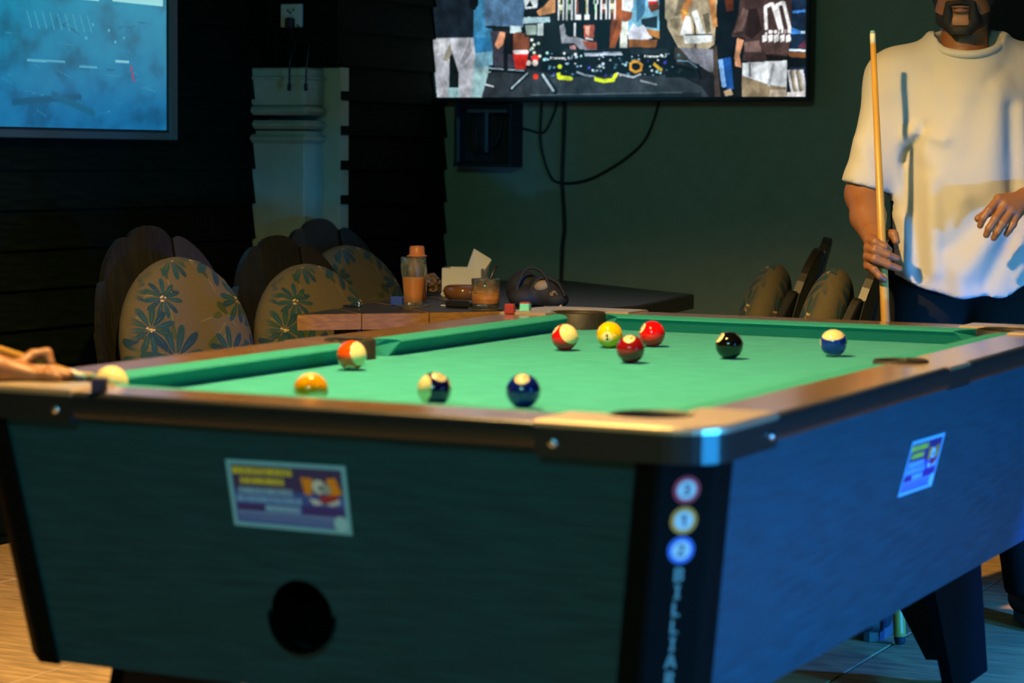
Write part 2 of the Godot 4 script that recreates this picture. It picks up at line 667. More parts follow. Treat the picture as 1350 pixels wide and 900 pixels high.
func rail(a: Vector3, b: Vector3, outward: Vector3) -> Array:
	# wooden top and its black rounded edge, between a and b on the inner line of the wood
	var w := OUT - CUSH
	var wood := nst()
	var lo := [a, b, b + outward * (w - 0.012), a + outward * (w - 0.012)]
	var hi := []
	for q in lo:
		hi.append(q + Vector3.UP * 0.036)
	hexa(wood, lo, hi)
	var edge := nst(true)
	var prof := [[w - 0.012, 0.0355], [w - 0.006, 0.0350], [w - 0.001, 0.0315], [w, 0.026], [w, 0.004], [w - 0.002, -0.003], [w - 0.010, -0.006], [w - 0.03, -0.006]]
	var mid := (a + b) * 0.5 + outward * (w - 0.03) + Vector3.UP * 0.015
	for k in prof.size() - 1:
		var p: Vector3 = outward * float(prof[k][0]) + Vector3.UP * float(prof[k][1])
		var q: Vector3 = outward * float(prof[k + 1][0]) + Vector3.UP * float(prof[k + 1][1])
		face(edge, [a + p, b + p, b + q, a + q], mid)
	return [done(wood), done(edge)]


func pool_table() -> void:
	var t := thing("pool_table", "big green baize pool table with brown rails and blue-black laminate cabinet", "pool table")
	var up := Vector3(0, BED, 0)
	# bed, with the six pocket holes cut out
	var corner := 0.022
	var holes := []
	for sx in [-1.0, 1.0]:
		for sz in [-1.0, 1.0]:
			holes.append([Vector2(sx * (HW + corner), sz * (HL + corner)), 0.062])
		holes.append([Vector2(sx * (HW + 0.058), side_at(sx)), 0.052])
	var poly := PackedVector2Array([Vector2(-HW - 0.06, -HL - 0.06), Vector2(HW + 0.06, -HL - 0.06), Vector2(HW + 0.06, HL + 0.06), Vector2(-HW - 0.06, HL + 0.06)])
	for q in holes:
		var res := Geometry2D.clip_polygons(poly, circle2(q[0], q[1]))
		poly = res[0]
	var st := nst()
	extrude(st, poly, -0.028, 0.0)
	put("bed_cloth", done(st), M.cloth, t, up)
	# cushions
	for s in [-1.0, 1.0]:
		var x: float = s * (HW + CUSH)
		var zs := side_at(s)
		put("cushion", cushion(Vector3(x, 0, -HL + 0.035), Vector3(x, 0, zs - 0.075), Vector3(-s, 0, 0), 0.055, 0.03), M.cushion, t, up)
		put("cushion", cushion(Vector3(x, 0, zs + 0.075), Vector3(x, 0, HL - 0.035), Vector3(-s, 0, 0), 0.03, 0.055), M.cushion, t, up)
		var z: float = s * (HL + CUSH)
		put("cushion", cushion(Vector3(-HW + 0.035, 0, z), Vector3(HW - 0.035, 0, z), Vector3(0, 0, -s), 0.055, 0.055), M.cushion, t, up)
	# rails
	for s in [-1.0, 1.0]:
		var x: float = s * (HW + CUSH)
		var zs := side_at(s)
		var z: float = s * (HL + CUSH)
		for r in [rail(Vector3(x, 0, -HL + 0.092), Vector3(x, 0, zs - 0.068), Vector3(s, 0, 0)), rail(Vector3(x, 0, zs + 0.068), Vector3(x, 0, HL - 0.092), Vector3(s, 0, 0)), rail(Vector3(-HW + 0.092, 0, z), Vector3(HW - 0.092, 0, z), Vector3(0, 0, s))]:
			put("rail", r[0], M.rail, t, up)
			put("rail_edge", r[1], M.black, t, up)
	# side pockets: a piece of rail with the half round mouth, a dark collar and a liner
	for s in [-1.0, 1.0]:
		var zs := side_at(s)
		var c := Vector2(s * (HW + 0.058), zs)
		var x0: float = s * (HW + CUSH)
		var x1: float = s * (HW + OUT)
		var pl := PackedVector2Array([Vector2(x0, zs - 0.068), Vector2(x1, zs - 0.068), Vector2(x1, zs + 0.068), Vector2(x0, zs + 0.068)])
		var res := Geometry2D.clip_polygons(pl, circle2(c, 0.050, 28))
		st = nst()
		extrude(st, res[0], 0.029, 0.0362, 0.002)
		put("rail", done(st), M.rail, t, up)
		st = nst()
		extrude(st, res[0], -0.006, 0.0288)
		put("rail_edge", done(st), M.black, t, up)
		st = nst(true)
		var arc := []
		for k in 15:
			var a := -PI / 2 + PI * k / 14
			arc.append(Vector3(c.x + s * cos(a) * 0.050, 0.036, c.y + sin(a) * 0.050))
		tube(st, arc, 0.005, 0.005, 8)
		put("pocket_collar", done(st), M.matte_black, t, up)
		put("pocket_liner", liner(c, 0.0495), M.leather, t, up)
	# corner castings
	for sx in [-1.0, 1.0]:
		for sz in [-1.0, 1.0]:
			var c := Vector2(corner, corner)
			var pl := PackedVector2Array([Vector2(-0.095, CUSH + 0.001), Vector2(CUSH + 0.001, CUSH + 0.001), Vector2(CUSH + 0.001, -0.095), Vector2(OUT + 0.003, -0.095)])
			for k in 9:
				var a := PI / 2 * k / 8
				pl.append(Vector2(OUT + 0.003 - 0.075 + 0.075 * cos(a), OUT + 0.003 - 0.075 + 0.075 * sin(a)))
			pl.append(Vector2(-0.095, OUT + 0.003))
			var res := Geometry2D.clip_polygons(pl, circle2(c, 0.064, 32))
			var big: PackedVector2Array = res[0]
			var q := PackedVector2Array()
			for v in big:
				q.append(Vector2(sx * (HW + v.x), sz * (HL + v.y)))
			st = nst()
			extrude(st, q, 0.030, 0.0405, 0.004)
			var cast := put("corner_casting", done(st), M.casting, t, up)
			st = nst()
			for v in Geometry2D.offset_polygon(q, -0.0015):
				extrude(st, v, -0.012, 0.031)
			put("corner_skirt", done(st), M.black, cast)
			for p in [Vector2(-0.065, OUT + 0.003), Vector2(OUT + 0.003, -0.065)]:
				st = nst(true)
				var n := Vector3(sx, 0, 0) if p.x > 0.1 else Vector3(0, 0, sz)
				var b := Basis(n.cross(Vector3.UP), n, Vector3.UP) if sx * sz > 0 else Basis(Vector3.UP.cross(n), n, -Vector3.UP)
				lathe(st, [Vector2(0.0075, 0), Vector2(0.007, 0.002), Vector2(0.004, 0.0035), Vector2(0, 0.004)], 12, Transform3D(b.orthonormalized(), Vector3(sx * (HW + p.x), 0.008, sz * (HL + p.y))))
				put("bolt", done(st), M.chrome, cast)
			put("pocket_liner", liner(Vector2(sx * (HW + corner), sz * (HL + corner)), 0.0635), M.leather, t, up)
	# tapered cabinet
	var tx := 0.648
	var tz := 1.143
	var bxx := 0.589
	var bz := 1.080
	var y0 := 0.341
	var y1 := 0.757
	var th := 0.02
	var cw := 0.064      # the panels stop short of the corners
	for s in [-1.0, 1.0]:
		st = nst()
		hexa(st, [Vector3(s * bxx, y0, -bz + cw), Vector3(s * bxx, y0, bz - cw), Vector3(s * (bxx - th), y0, bz - cw), Vector3(s * (bxx - th), y0, -bz + cw)], [Vector3(s * tx, y1, -tz + cw), Vector3(s * tx, y1, tz - cw), Vector3(s * (tx - th), y1, tz - cw), Vector3(s * (tx - th), y1, -tz + cw)])
		put("side_panel", done(st), M.laminate, t)
	st = nst()
	hexa(st, [Vector3(cw - bxx, y0, -bz), Vector3(bxx - cw, y0, -bz), Vector3(bxx - cw, y0, -bz + th), Vector3(cw - bxx, y0, -bz + th)], [Vector3(cw - tx, y1, -tz), Vector3(tx - cw, y1, -tz), Vector3(tx - cw, y1, -tz + th), Vector3(cw - tx, y1, -tz + th)])
	put("end_panel", done(st), M.laminate, t)
	# near end panel with the round ball return opening
	st = nst()
	var slope := (tz - bz) / (y1 - y0)
	var on_end := func(x: float, y: float, inset: float) -> Vector3: return Vector3(x, y, bz + (y - y0) * slope - inset)
	var hc := Vector2(-0.022, 0.466)
	var hr := 0.055
	var n := 48
	var rim := []
	var outer := []
	var angles := []
	for k in n:
		angles.append(TAU * k / n - PI)
	for q in [Vector2(bxx - cw, y0), Vector2(tx - cw, y1), Vector2(cw - tx, y1), Vector2(cw - bxx, y0)]:
		angles.append((q - hc).angle())
	angles.sort()
	n = angles.size()
	for a in angles:
		var d := Vector2(cos(a), sin(a))
		rim.append(hc + d * hr)
		var best := 1e9      # how far the ray runs to the edge of the panel
		if d.y > 1e-6:
			best = minf(best, (y1 - hc.y) / d.y)
		if d.y < -1e-6:
			best = minf(best, (y0 - hc.y) / d.y)
		var k1 := (tx - bxx) / (y1 - y0)
		for sg in [-1.0, 1.0]:
			var den: float = sg * d.x - k1 * d.y
			var tt: float = (bxx - cw + k1 * (hc.y - y0) - sg * hc.x) / den if absf(den) > 1e-6 else -1.0
			if tt > 0.0:
				best = minf(best, tt)
		outer.append(hc + d * best)
	for k in n:
		var j := (k + 1) % n
		var a: Vector2 = rim[k]
		var b: Vector2 = rim[j]
		var c: Vector2 = outer[j]
		var d: Vector2 = outer[k]
		quad(st, on_end.call(a.x, a.y, 0.0), on_end.call(d.x, d.y, 0.0), on_end.call(c.x, c.y, 0.0), on_end.call(b.x, b.y, 0.0))
		quad(st, on_end.call(b.x, b.y, th), on_end.call(c.x, c.y, th), on_end.call(d.x, d.y, th), on_end.call(a.x, a.y, th))
	put("end_panel", done(st), M.laminate, t)
	st = nst(true)
	var zc := bz + (hc.y - y0) * slope
	var tilt := Basis(Vector3.RIGHT, PI / 2 - atan(slope))
	lathe(st, [Vector2(hr - 0.001, -0.08), Vector2(hr - 0.001, 0.0), Vector2(hr + 0.006, 0.001), Vector2(hr + 0.006, 0.0005)], 40, Transform3D(tilt, Vector3(hc.x, hc.y, zc)))
	lathe(st, [Vector2(hr - 0.003, 0.002), Vector2(hr - 0.003, -0.08), Vector2(0.0, -0.08)], 40, Transform3D(tilt, Vector3(hc.x, hc.y, zc)))
	put("ball_return", done(st), M.hole, t)
	st = nst()
	box(st, Vector3(0, y0 + 0.008, 0), Vector3(2 * bxx - 0.05, 0.016, 2 * bz - 0.05))
	put("bottom_panel", done(st), M.matte_black, t)
	# corner posts wrap the cabinet corners with a chamfered face
	for sx in [-1.0, 1.0]:
		for sz in [-1.0, 1.0]:
			var wrap := [Vector2(-0.095, 0.004), Vector2(-0.062, 0.004), Vector2(-0.054, 0.001), Vector2(0.001, -0.054), Vector2(0.004, -0.062), Vector2(0.004, -0.125), Vector2(-0.004, -0.125), Vector2(-0.004, -0.066), Vector2(-0.066, -0.004), Vector2(-0.095, -0.004)]
			st = nst()
			for k in wrap.size():
				var j := (k + 1) % wrap.size()
				var p: Vector2 = wrap[k]
				var q: Vector2 = wrap[j]
				var pts := []
				for v in [[p, y0 - 0.004, bxx, bz], [q, y0 - 0.004, bxx, bz], [q, y1, tx, tz], [p, y1, tx, tz]]:
					pts.append(Vector3(sx * (float(v[2]) + v[0].x), v[1], sz * (float(v[3]) + v[0].y)))
				face(st, pts, Vector3(sx * (0.618 - 0.2), 0.55, sz * (1.11 - 0.2)) if k < 6 or k == 9 else Vector3(sx * 0.8, 0.55, sz * 1.3))
			var post := put("corner_post", done(st), M.post, t)
			if sx > 0 and sz > 0:
				emblems(post)
	# L-shaped legs of two tapered boards
	for sx in [-1.0, 1.0]:
		for sz in [-1.0, 1.0]:
			st = nst()
			var p := func(x: float, y: float, z: float) -> Vector3: return Vector3(sx * x, y, sz * z)
			hexa(st, [p.call(0.5, 0.03, 0.745), p.call(0.5, 0.03, 1.012), p.call(0.475, 0.03, 1.012), p.call(0.475, 0.03, 0.745)], [p.call(0.5, 0.34, 0.53), p.call(0.5, 0.34, 0.915), p.call(0.475, 0.34, 0.915), p.call(0.475, 0.34, 0.53)])
			var leg := put("leg", done(st), M.post, t)
			st = nst()
			hexa(st, [p.call(0.474, 0.052, 1.010), p.call(0.365, 0.046, 1.010), p.call(0.365, 0.046, 0.985), p.call(0.474, 0.052, 0.985)], [p.call(0.474, 0.34, 0.915), p.call(0.235, 0.34, 0.915), p.call(0.235, 0.34, 0.89), p.call(0.474, 0.34, 0.89)])
			put("leg_board", done(st), M.matte_black, leg)
			st = nst(true)
			lathe(st, [Vector2(0, 0.001), Vector2(0.024, 0.001), Vector2(0.024, 0.010), Vector2(0.012, 0.014), Vector2(0.012, 0.06)], 16)
			put("foot", done(st), M.grey_metal, leg, p.call(0.46, 0.0, 0.82))
	# stickers
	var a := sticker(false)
	st = nst()
	var L := func(x: float, y: float) -> Vector3: return on_end.call(x, y, -0.0012)
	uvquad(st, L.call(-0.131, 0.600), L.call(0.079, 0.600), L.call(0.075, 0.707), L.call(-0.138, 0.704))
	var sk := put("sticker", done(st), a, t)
	sk.set_meta("label", "blue and white sticker on the table's short end")
	st = nst()
	var k2 := (tx - bxx) / (y1 - y0)
	var on_side := func(y: float, z: float) -> Vector3: return Vector3(bxx + k2 * (y - y0) + 0.0012, y, z)
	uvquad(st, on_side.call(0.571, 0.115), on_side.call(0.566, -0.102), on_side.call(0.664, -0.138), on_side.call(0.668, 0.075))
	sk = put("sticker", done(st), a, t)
	sk.set_meta("label", "blue and white sticker on the table's long side")


func liner(c: Vector2, r: float) -> ArrayMesh:
	var st := nst(true)
	var prof := [Vector2(r + 0.0005, -0.11), Vector2(r + 0.0005, 0.049), Vector2(r - 0.002, 0.0515), Vector2(r - 0.004, 0.045), Vector2(r - 0.004, -0.10), Vector2(0, -0.105)]
	lathe(st, prof, 28, Transform3D(Basis(), Vector3(c.x, -0.012, c.y)))
	lathe(st, [Vector2(0, -0.111), Vector2(r + 0.0005, -0.11)], 28, Transform3D(Basis(), Vector3(c.x, -0.012, c.y)))
	return done(st)


func emblems(post: Node3D) -> void:
	# three printed pool balls and the upright word BILLIARDS down the chamfered face
	var ctr := func(y: float) -> Vector3:
		var k := (y - 0.341) / 0.416
		return Vector3(lerpf(0.589, 0.648, k) - 0.0265, y, lerpf(1.080, 1.143, k) - 0.0265)
	var upv: Vector3 = (ctr.call(0.7) - ctr.call(0.4)).normalized()
	var right := Vector3(1, 0, -1).normalized()
	var nrm := right.cross(upv).normalized()
	var rows := [["a01c30", "3", 0.706], ["c87a1c", "1", 0.661], ["1a58a8", "2", 0.617]]
	for r in rows:
		var b := Basis(right, nrm, -upv)
		var st := nst()
		lathe(st, [Vector2(0.0205, 0), Vector2(0.0205, 0.0006), Vector2(0, 0.0006)], 28, Transform3D(b, ctr.call(r[2]) + nrm * 0.0012))
		put("ball_emblem", done(st), mat(Color.html(r[0]), 0.4), post)
		st = nst()
		lathe(st, [Vector2(0.0145, 0), Vector2(0.0145, 0.0004), Vector2(0, 0.0004)], 24, Transform3D(b, ctr.call(r[2]) + nrm * 0.0018))
		put("ball_emblem", done(st), mat(lin(0.42, 0.44, 0.40), 0.5), post)
		letter(r[1], 0.017, mat(lin(0.02, 0.03, 0.05), 0.5), post, Transform3D(Basis(right, upv, nrm), ctr.call(r[2]) + nrm * 0.0024))
	var y := 0.580
	for ch in "BILLIARDS":
		letter(ch, 0.021, M.letter, post, Transform3D(Basis(right, upv, nrm), ctr.call(y) + nrm * 0.0014))
		y -= 0.0262


func letter(ch: String, size: float, m: Material, parent: Node, t: Transform3D) -> void:
	var tm := TextMesh.new()
	tm.text = ch
	var f := SystemFont.new()
	f.font_names = PackedStringArray(["Droid Sans"])
	f.font_weight = 700
	tm.font = f
	tm.font_size = 32
	tm.pixel_size = size / 23.0
	tm.depth = 0.0006
	var o := put("lettering", tm, m, parent)
	o.transform = t


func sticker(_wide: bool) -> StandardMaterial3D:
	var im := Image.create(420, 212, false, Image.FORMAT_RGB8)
	im.fill(Color.html("62b4dc"))  # white border and print tinted blue, carrying the blue light on them
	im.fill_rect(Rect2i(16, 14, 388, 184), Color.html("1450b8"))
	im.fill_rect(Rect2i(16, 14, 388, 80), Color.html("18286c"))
	var r := RandomNumberGenerator.new()
	r.seed = 3
	# rows of print too small to read: plain dashes of ink
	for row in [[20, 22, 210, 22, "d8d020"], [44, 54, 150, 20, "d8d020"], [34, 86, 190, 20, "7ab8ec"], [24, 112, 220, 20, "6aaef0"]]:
		var x: int = row[0]
		while x < row[0] + row[2]:
			var w := r.randi_range(7, 13)
			im.fill_rect(Rect2i(x, row[1], w, row[3]), Color.html(row[4]))
			if r.randf() < 0.6:
				im.fill_rect(Rect2i(x + 3, row[1] + r.randi_range(4, 10), maxi(w - 5, 2), 3), Color.html("3a4a90"))
			x += w + r.randi_range(2, 4)
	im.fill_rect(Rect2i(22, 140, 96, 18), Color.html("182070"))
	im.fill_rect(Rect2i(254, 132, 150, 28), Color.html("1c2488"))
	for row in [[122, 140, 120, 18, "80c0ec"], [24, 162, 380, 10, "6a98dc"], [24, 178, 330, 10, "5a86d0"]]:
		var x: int = row[0]
		while x < row[0] + row[2]:
			var w := r.randi_range(5, 10)
			im.fill_rect(Rect2i(x, row[1], w, row[3]), Color.html(row[4]))
			x += w + 2
	# a plain cup-like drawing in orange, grey and red
	pgon(im, "e08a1c", 0, [258, 44, 300, 46, 294, 96, 268, 98])
	pgon(im, "e08a1c", 0, [348, 44, 380, 40, 392, 74, 402, 86, 372, 98, 350, 92])
	dots(im, "c4d4dc", 22, [318, 70])
	dots(im, "8aa0b0", 16, [344, 76])
	dots(im, "2c3c58", 7, [324, 74])
	pgon(im, "a02438", 0, [312, 98, 386, 92, 376, 118, 330, 122])
	pgon(im, "c8d4dc", 0, [280, 108, 312, 112, 330, 124, 296, 128])
	pgon(im, "b8ccd8", 0, [340, 122, 390, 104, 388, 120, 356, 128])
	dots(im, "8ccce8", 24, [384, 180])
	var m := mat(Color.WHITE, 0.35)
	m.albedo_texture = ImageTexture.create_from_image(im)
	return m


# ------------------------------------------------------------------ balls and cues
func ball(label: String, at: Vector3, col: String, stripe: bool, num: String, pole: Vector3, face_dir: Vector3) -> void:
	var im := Image.create(512, 256, false, Image.FORMAT_RGB8)
	var ivory := Color.html("ead596")
	im.fill(Color.html(col) if num and not stripe else ivory)
	if stripe:
		im.fill_rect(Rect2i(0, 78, 512, 100), Color.html(col))
	if num:
		for u in [128, 384]:
			dots(im, "ead9a4", 35, [u, 128])
			if num.length() == 1:
				word(im, num, u - 13, 108, 26, 40, "141414")
			else:
				word(im, num, u - 25, 110, 22, 36, "141414")
	var m := mat(Color.WHITE, 0.07)
	m.albedo_texture = ImageTexture.create_from_image(im)
	m.clearcoat_enabled = true
	m.clearcoat = 0.6
	m.clearcoat_roughness = 0.04
	var s := SphereMesh.new()
	s.radius = 0.02857
	s.height = 0.05714
	s.radial_segments = 48
	s.rings = 24
	var o := put("billiard_ball" if num else "cue_ball", s, m, self, at)
	# poles and number given as seen by the photographer: right, up, towards
	var vw := Basis(Vector3(0.8984, 0, -0.4392), Vector3.UP, Vector3(0.4392, 0, 0.8984))
	var y := (vw * pole).normalized()
	var x := vw * face_dir
	x = (x - y * x.dot(y)).normalized()
	o.basis = Basis(x, y, x.cross(y))
	tag(o, label, "ball", "billiard balls on the green cloth" if num else "")


func chalk(label: String, at: Vector3, turn: float, paper: Material, top: Material) -> void:
	var t := thing("chalk_cube", label, "chalk", at, turn)
	put("wrapper", bx(Vector3(0.024, 0.021, 0.024), 0.002, Vector3(0, 0.0105, 0)), paper, t)
	var st := nst()
	extrude(st, PackedVector2Array([Vector2(-0.011, -0.011), Vector2(0.011, -0.011), Vector2(0.011, 0.011), Vector2(-0.011, 0.011)]), 0.0205, 0.0235, 0.001)
	put("chalk_face", done(st), top, t)


func cue(label: String, tip: Vector3, butt: Vector3) -> void:
	# thin at the tip, thick at the butt; the thing stands at the butt
	var d := (tip - butt).normalized()
	var l := tip.distance_to(butt)
	var x := d.cross(Vector3.FORWARD).normalized()
	var t := thing("cue_stick", label, "pool cue", butt, 0.0, "")
	t.transform = Transform3D(Basis(x, d, x.cross(d)), butt)
	var st := nst(true)
	lathe(st, [Vector2(0.0, 0.02), Vector2(0.0150, 0.02), Vector2(0.0150, 0.03), Vector2(0.0145, 0.40), Vector2(0.0112, 0.8), Vector2(0.0068, l - 0.032), Vector2(0.0, l - 0.032)], 16)
	put("shaft", done(st), M.cue, t)
	st = nst(true)
	lathe(st, [Vector2(0, l - 0.034), Vector2(0.0068, l - 0.033), Vector2(0.0066, l - 0.008), Vector2(0, l - 0.008)], 14)
	put("ferrule", done(st), M.ferrule, t)
	st = nst(true)
	lathe(st, [Vector2(0.0063, l - 0.009), Vector2(0.0063, l - 0.004), Vector2(0.004, l - 0.0005), Vector2(0, l)], 14)
	put("leather_tip", done(st), M.tip, t)
	st = nst(true)
	lathe(st, [Vector2(0, 0), Vector2(0.010, 0.001), Vector2(0.0135, 0.006), Vector2(0.015, 0.021), Vector2(0, 0.022)], 14)
	put("bumper", done(st), M.rubber, t)


# ------------------------------------------------------------------ people
func man() -> void:
	var t := thing("person", "bearded man in loose white t-shirt and dark trousers standing behind the pool table", "person", Vector3(0.241, 0, -1.671), 0.4539)
	var st := nst(true)
	# body
	var b := Field.new(Vector3(-0.42, 0.0, -0.26), Vector3(0.42, 1.56, 0.34), 0.0115)
	b.cap(Vector3(-0.06, 0.93, -0.03), Vector3(0.06, 0.93, -0.03), 0.100, 0.100, 0.05)
	b.cap(Vector3(0, 0.98, -0.03), Vector3(0, 1.22, -0.035), 0.090, 0.092, 0.05)
	b.cap(Vector3(-0.06, 1.26, -0.045), Vector3(0.06, 1.26, -0.045), 0.082, 0.082, 0.05)
	b.cap(Vector3(-0.14, 1.385, -0.05), Vector3(0.14, 1.39, -0.05), 0.045, 0.045, 0.03)
	b.cap(Vector3(0.0, 1.39, -0.05), Vector3(-0.006, 1.53, -0.045), 0.062, 0.055, 0.04)
	for s in [[-1.0, Vector3(-0.085, 0.88, -0.03), Vector3(-0.165, 0.49, 0.02), Vector3(-0.205, 0.09, 0.06)], [1.0, Vector3(0.085, 0.88, -0.03), Vector3(0.15, 0.49, 0.0), Vector3(0.20, 0.09, 0.0)]]:
		b.cap(s[1], s[2], 0.082, 0.056, 0.03)
		b.cap(s[2], s[3], 0.056, 0.04, 0.02)
		b.cap(s[3] + Vector3(0, -0.05, -0.03), s[3] + Vector3(s[0] * 0.03, -0.055, 0.13), 0.036, 0.03, 0.02)
	# arms: the one on the left of the picture holds the cue, the other hangs before the belly
	b.cap(Vector3(-0.174, 1.382, -0.05), Vector3(-0.25, 1.085, -0.01), 0.056, 0.045, 0.03)
	b.cap(Vector3(-0.25, 1.085, -0.01), Vector3(-0.253, 1.03, 0.075), 0.045, 0.042, 0.03)
	b.cap(Vector3(-0.253, 1.03, 0.075), Vector3(-0.247, 0.972, 0.168), 0.042, 0.028, 0.02)
	b.cap(Vector3(0.182, 1.39, -0.05), Vector3(0.292, 1.085, 0.01), 0.056, 0.045, 0.03)
	b.cap(Vector3(0.292, 1.085, 0.01), Vector3(0.23, 1.082, 0.11), 0.045, 0.042, 0.02)
	b.cap(Vector3(0.23, 1.082, 0.11), Vector3(0.118, 1.082, 0.212), 0.042, 0.027, 0.02)
	b.mesh(st)
	# head, turned a little to the left of the picture and bent down
	var hb := Basis(Vector3.UP, -0.30) * Basis(Vector3.RIGHT, 0.16)
	var hc := Vector3(-0.008, 1.628, -0.030)
	var H := func(x: float, y: float, z: float) -> Vector3: return hc + hb * Vector3(x, y, z)
	var hd := Field.new(hc - Vector3(0.13, 0.235, 0.15), hc + Vector3(0.13, 0.16, 0.17), 0.0042)
	hd.ell(H.call(0, 0.035, -0.012), Vector3(0.074, 0.090, 0.094), 0.01, hb)
	hd.ell(H.call(0, -0.045, 0.030), Vector3(0.060, 0.085, 0.060), 0.03, hb)
	hd.cap(H.call(-0.040, -0.085, 0.035), H.call(0.040, -0.085, 0.035), 0.024, 0.024, 0.03)
	hd.cap(H.call(-0.012, -0.112, 0.072), H.call(0.012, -0.112, 0.072), 0.019, 0.019, 0.025)
	hd.cap(H.call(0.052, -0.065, 0.0), H.call(0.030, -0.105, 0.055), 0.018, 0.018, 0.02)
	hd.cap(H.call(-0.052, -0.065, 0.0), H.call(-0.030, -0.105, 0.055), 0.018, 0.018, 0.02)
	hd.cap(H.call(0, 0.022, 0.084), H.call(0, -0.022, 0.110), 0.009, 0.014, 0.012)
	hd.cap(H.call(-0.014, -0.028, 0.097), H.call(0.014, -0.028, 0.097), 0.010, 0.010, 0.008)
	hd.cap(H.call(-0.048, 0.004, 0.064), H.call(-0.030, 0.0, 0.074), 0.018, 0.014, 0.02)
	hd.cap(H.call(0.048, 0.004, 0.064), H.call(0.030, 0.0, 0.074), 0.018, 0.014, 0.02)
	hd.cap(H.call(-0.040, 0.040, 0.076), H.call(0.040, 0.040, 0.076), 0.011, 0.011, 0.02)
	hd.ell(H.call(-0.031, 0.021, 0.092), Vector3(0.017, 0.011, 0.014), 0.008, hb, true)
	hd.ell(H.call(0.031, 0.021, 0.092), Vector3(0.017, 0.011, 0.014), 0.008, hb, true)
	hd.ell(H.call(-0.009, -0.038, 0.104), Vector3(0.0045, 0.004, 0.006), 0.003, hb, true)
	hd.ell(H.call(0.009, -0.038, 0.104), Vector3(0.0045, 0.004, 0.006), 0.003, hb, true)
	hd.ell(H.call(0, -0.069, 0.098), Vector3(0.024, 0.0022, 0.012), 0.003, hb, true)
	for s in [-1.0, 1.0]:
		hd.ell(H.call(s * 0.077, 0.0, -0.010), Vector3(0.009, 0.031, 0.019), 0.006, hb)
	hd.cap(H.call(0.0, -0.10, -0.025), Vector3(-0.002, 1.43, -0.045), 0.054, 0.060, 0.03)
	hd.mesh(st)
	# hand round the cue (the cue stands just in front of the palm)
	var g := Field.new(Vector3(-0.33, 0.86, 0.12), Vector3(-0.17, 1.04, 0.29), 0.0034)
	g.cap(Vector3(-0.250, 0.990, 0.142), Vector3(-0.246, 0.972, 0.172), 0.031, 0.027, 0.02)
	for q in [[0.978, 0.0], [0.957, 0.004], [0.936, 0.003], [0.914, -0.002]]:
		g.cap(Vector3(-0.247, 0.968, 0.175), Vector3(-0.268, q[0], 0.204 + q[1]), 0.020, 0.013, 0.012)
	finger(g, [Vector3(-0.268, 0.978, 0.206), Vector3(-0.258, 0.973, 0.234), Vector3(-0.236, 0.962, 0.240), Vector3(-0.224, 0.954, 0.230)], 0.0115, 0.0090)
	finger(g, [Vector3(-0.271, 0.958, 0.210), Vector3(-0.259, 0.953, 0.239), Vector3(-0.228, 0.942, 0.243), Vector3(-0.204, 0.933, 0.236)], 0.0112, 0.0088)
	finger(g, [Vector3(-0.272, 0.938, 0.209), Vector3(-0.259, 0.932, 0.240), Vector3(-0.226, 0.918, 0.244), Vector3(-0.198, 0.908, 0.238)], 0.0112, 0.0086)
	finger(g, [Vector3(-0.268, 0.916, 0.206), Vector3(-0.259, 0.906, 0.234), Vector3(-0.246, 0.891, 0.240), Vector3(-0.234, 0.883, 0.236)], 0.0100, 0.0080)
	finger(g, [Vector3(-0.238, 0.975, 0.165), Vector3(-0.219, 0.991, 0.182), Vector3(-0.208, 0.991, 0.198), Vector3(-0.203, 0.975, 0.206)], 0.0135, 0.0100)
	g.mesh(st)
	# relaxed hand
	var r := Field.new(Vector3(-0.04, 0.96, 0.18), Vector3(0.16, 1.13, 0.31), 0.0034)
	r.cap(Vector3(0.128, 1.083, 0.203), Vector3(0.106, 1.082, 0.222), 0.028, 0.024, 0.02)
	for q in [Vector3(0.032, 1.080, 0.258), Vector3(0.047, 1.066, 0.264), Vector3(0.062, 1.053, 0.265), Vector3(0.076, 1.042, 0.260)]:
		r.cap(Vector3(0.104, 1.078, 0.224), q, 0.021, 0.0125, 0.014)
	finger(r, [Vector3(0.032, 1.080, 0.260), Vector3(0.006, 1.053, 0.276), Vector3(-0.008, 1.034, 0.277), Vector3(-0.013, 1.016, 0.271)], 0.0110, 0.0080)
	finger(r, [Vector3(0.047, 1.066, 0.266), Vector3(0.020, 1.032, 0.284), Vector3(0.006, 1.010, 0.284), Vector3(0.001, 0.994, 0.278)], 0.0110, 0.0082)
	finger(r, [Vector3(0.062, 1.053, 0.266), Vector3(0.038, 1.021, 0.284), Vector3(0.026, 1.001, 0.284), Vector3(0.019, 0.987, 0.278)], 0.0106, 0.0080)
	finger(r, [Vector3(0.076, 1.042, 0.261), Vector3(0.065, 1.020, 0.275), Vector3(0.056, 1.007, 0.277), Vector3(0.050, 0.996, 0.273)], 0.0096, 0.0074)
	finger(r, [Vector3(0.080, 1.075, 0.222), Vector3(0.040, 1.060, 0.230), Vector3(0.008, 1.045, 0.240), Vector3(-0.014, 1.032, 0.248)], 0.0145, 0.0092)
	r.mesh(st)
	put("body", done(st), M.skin, t)
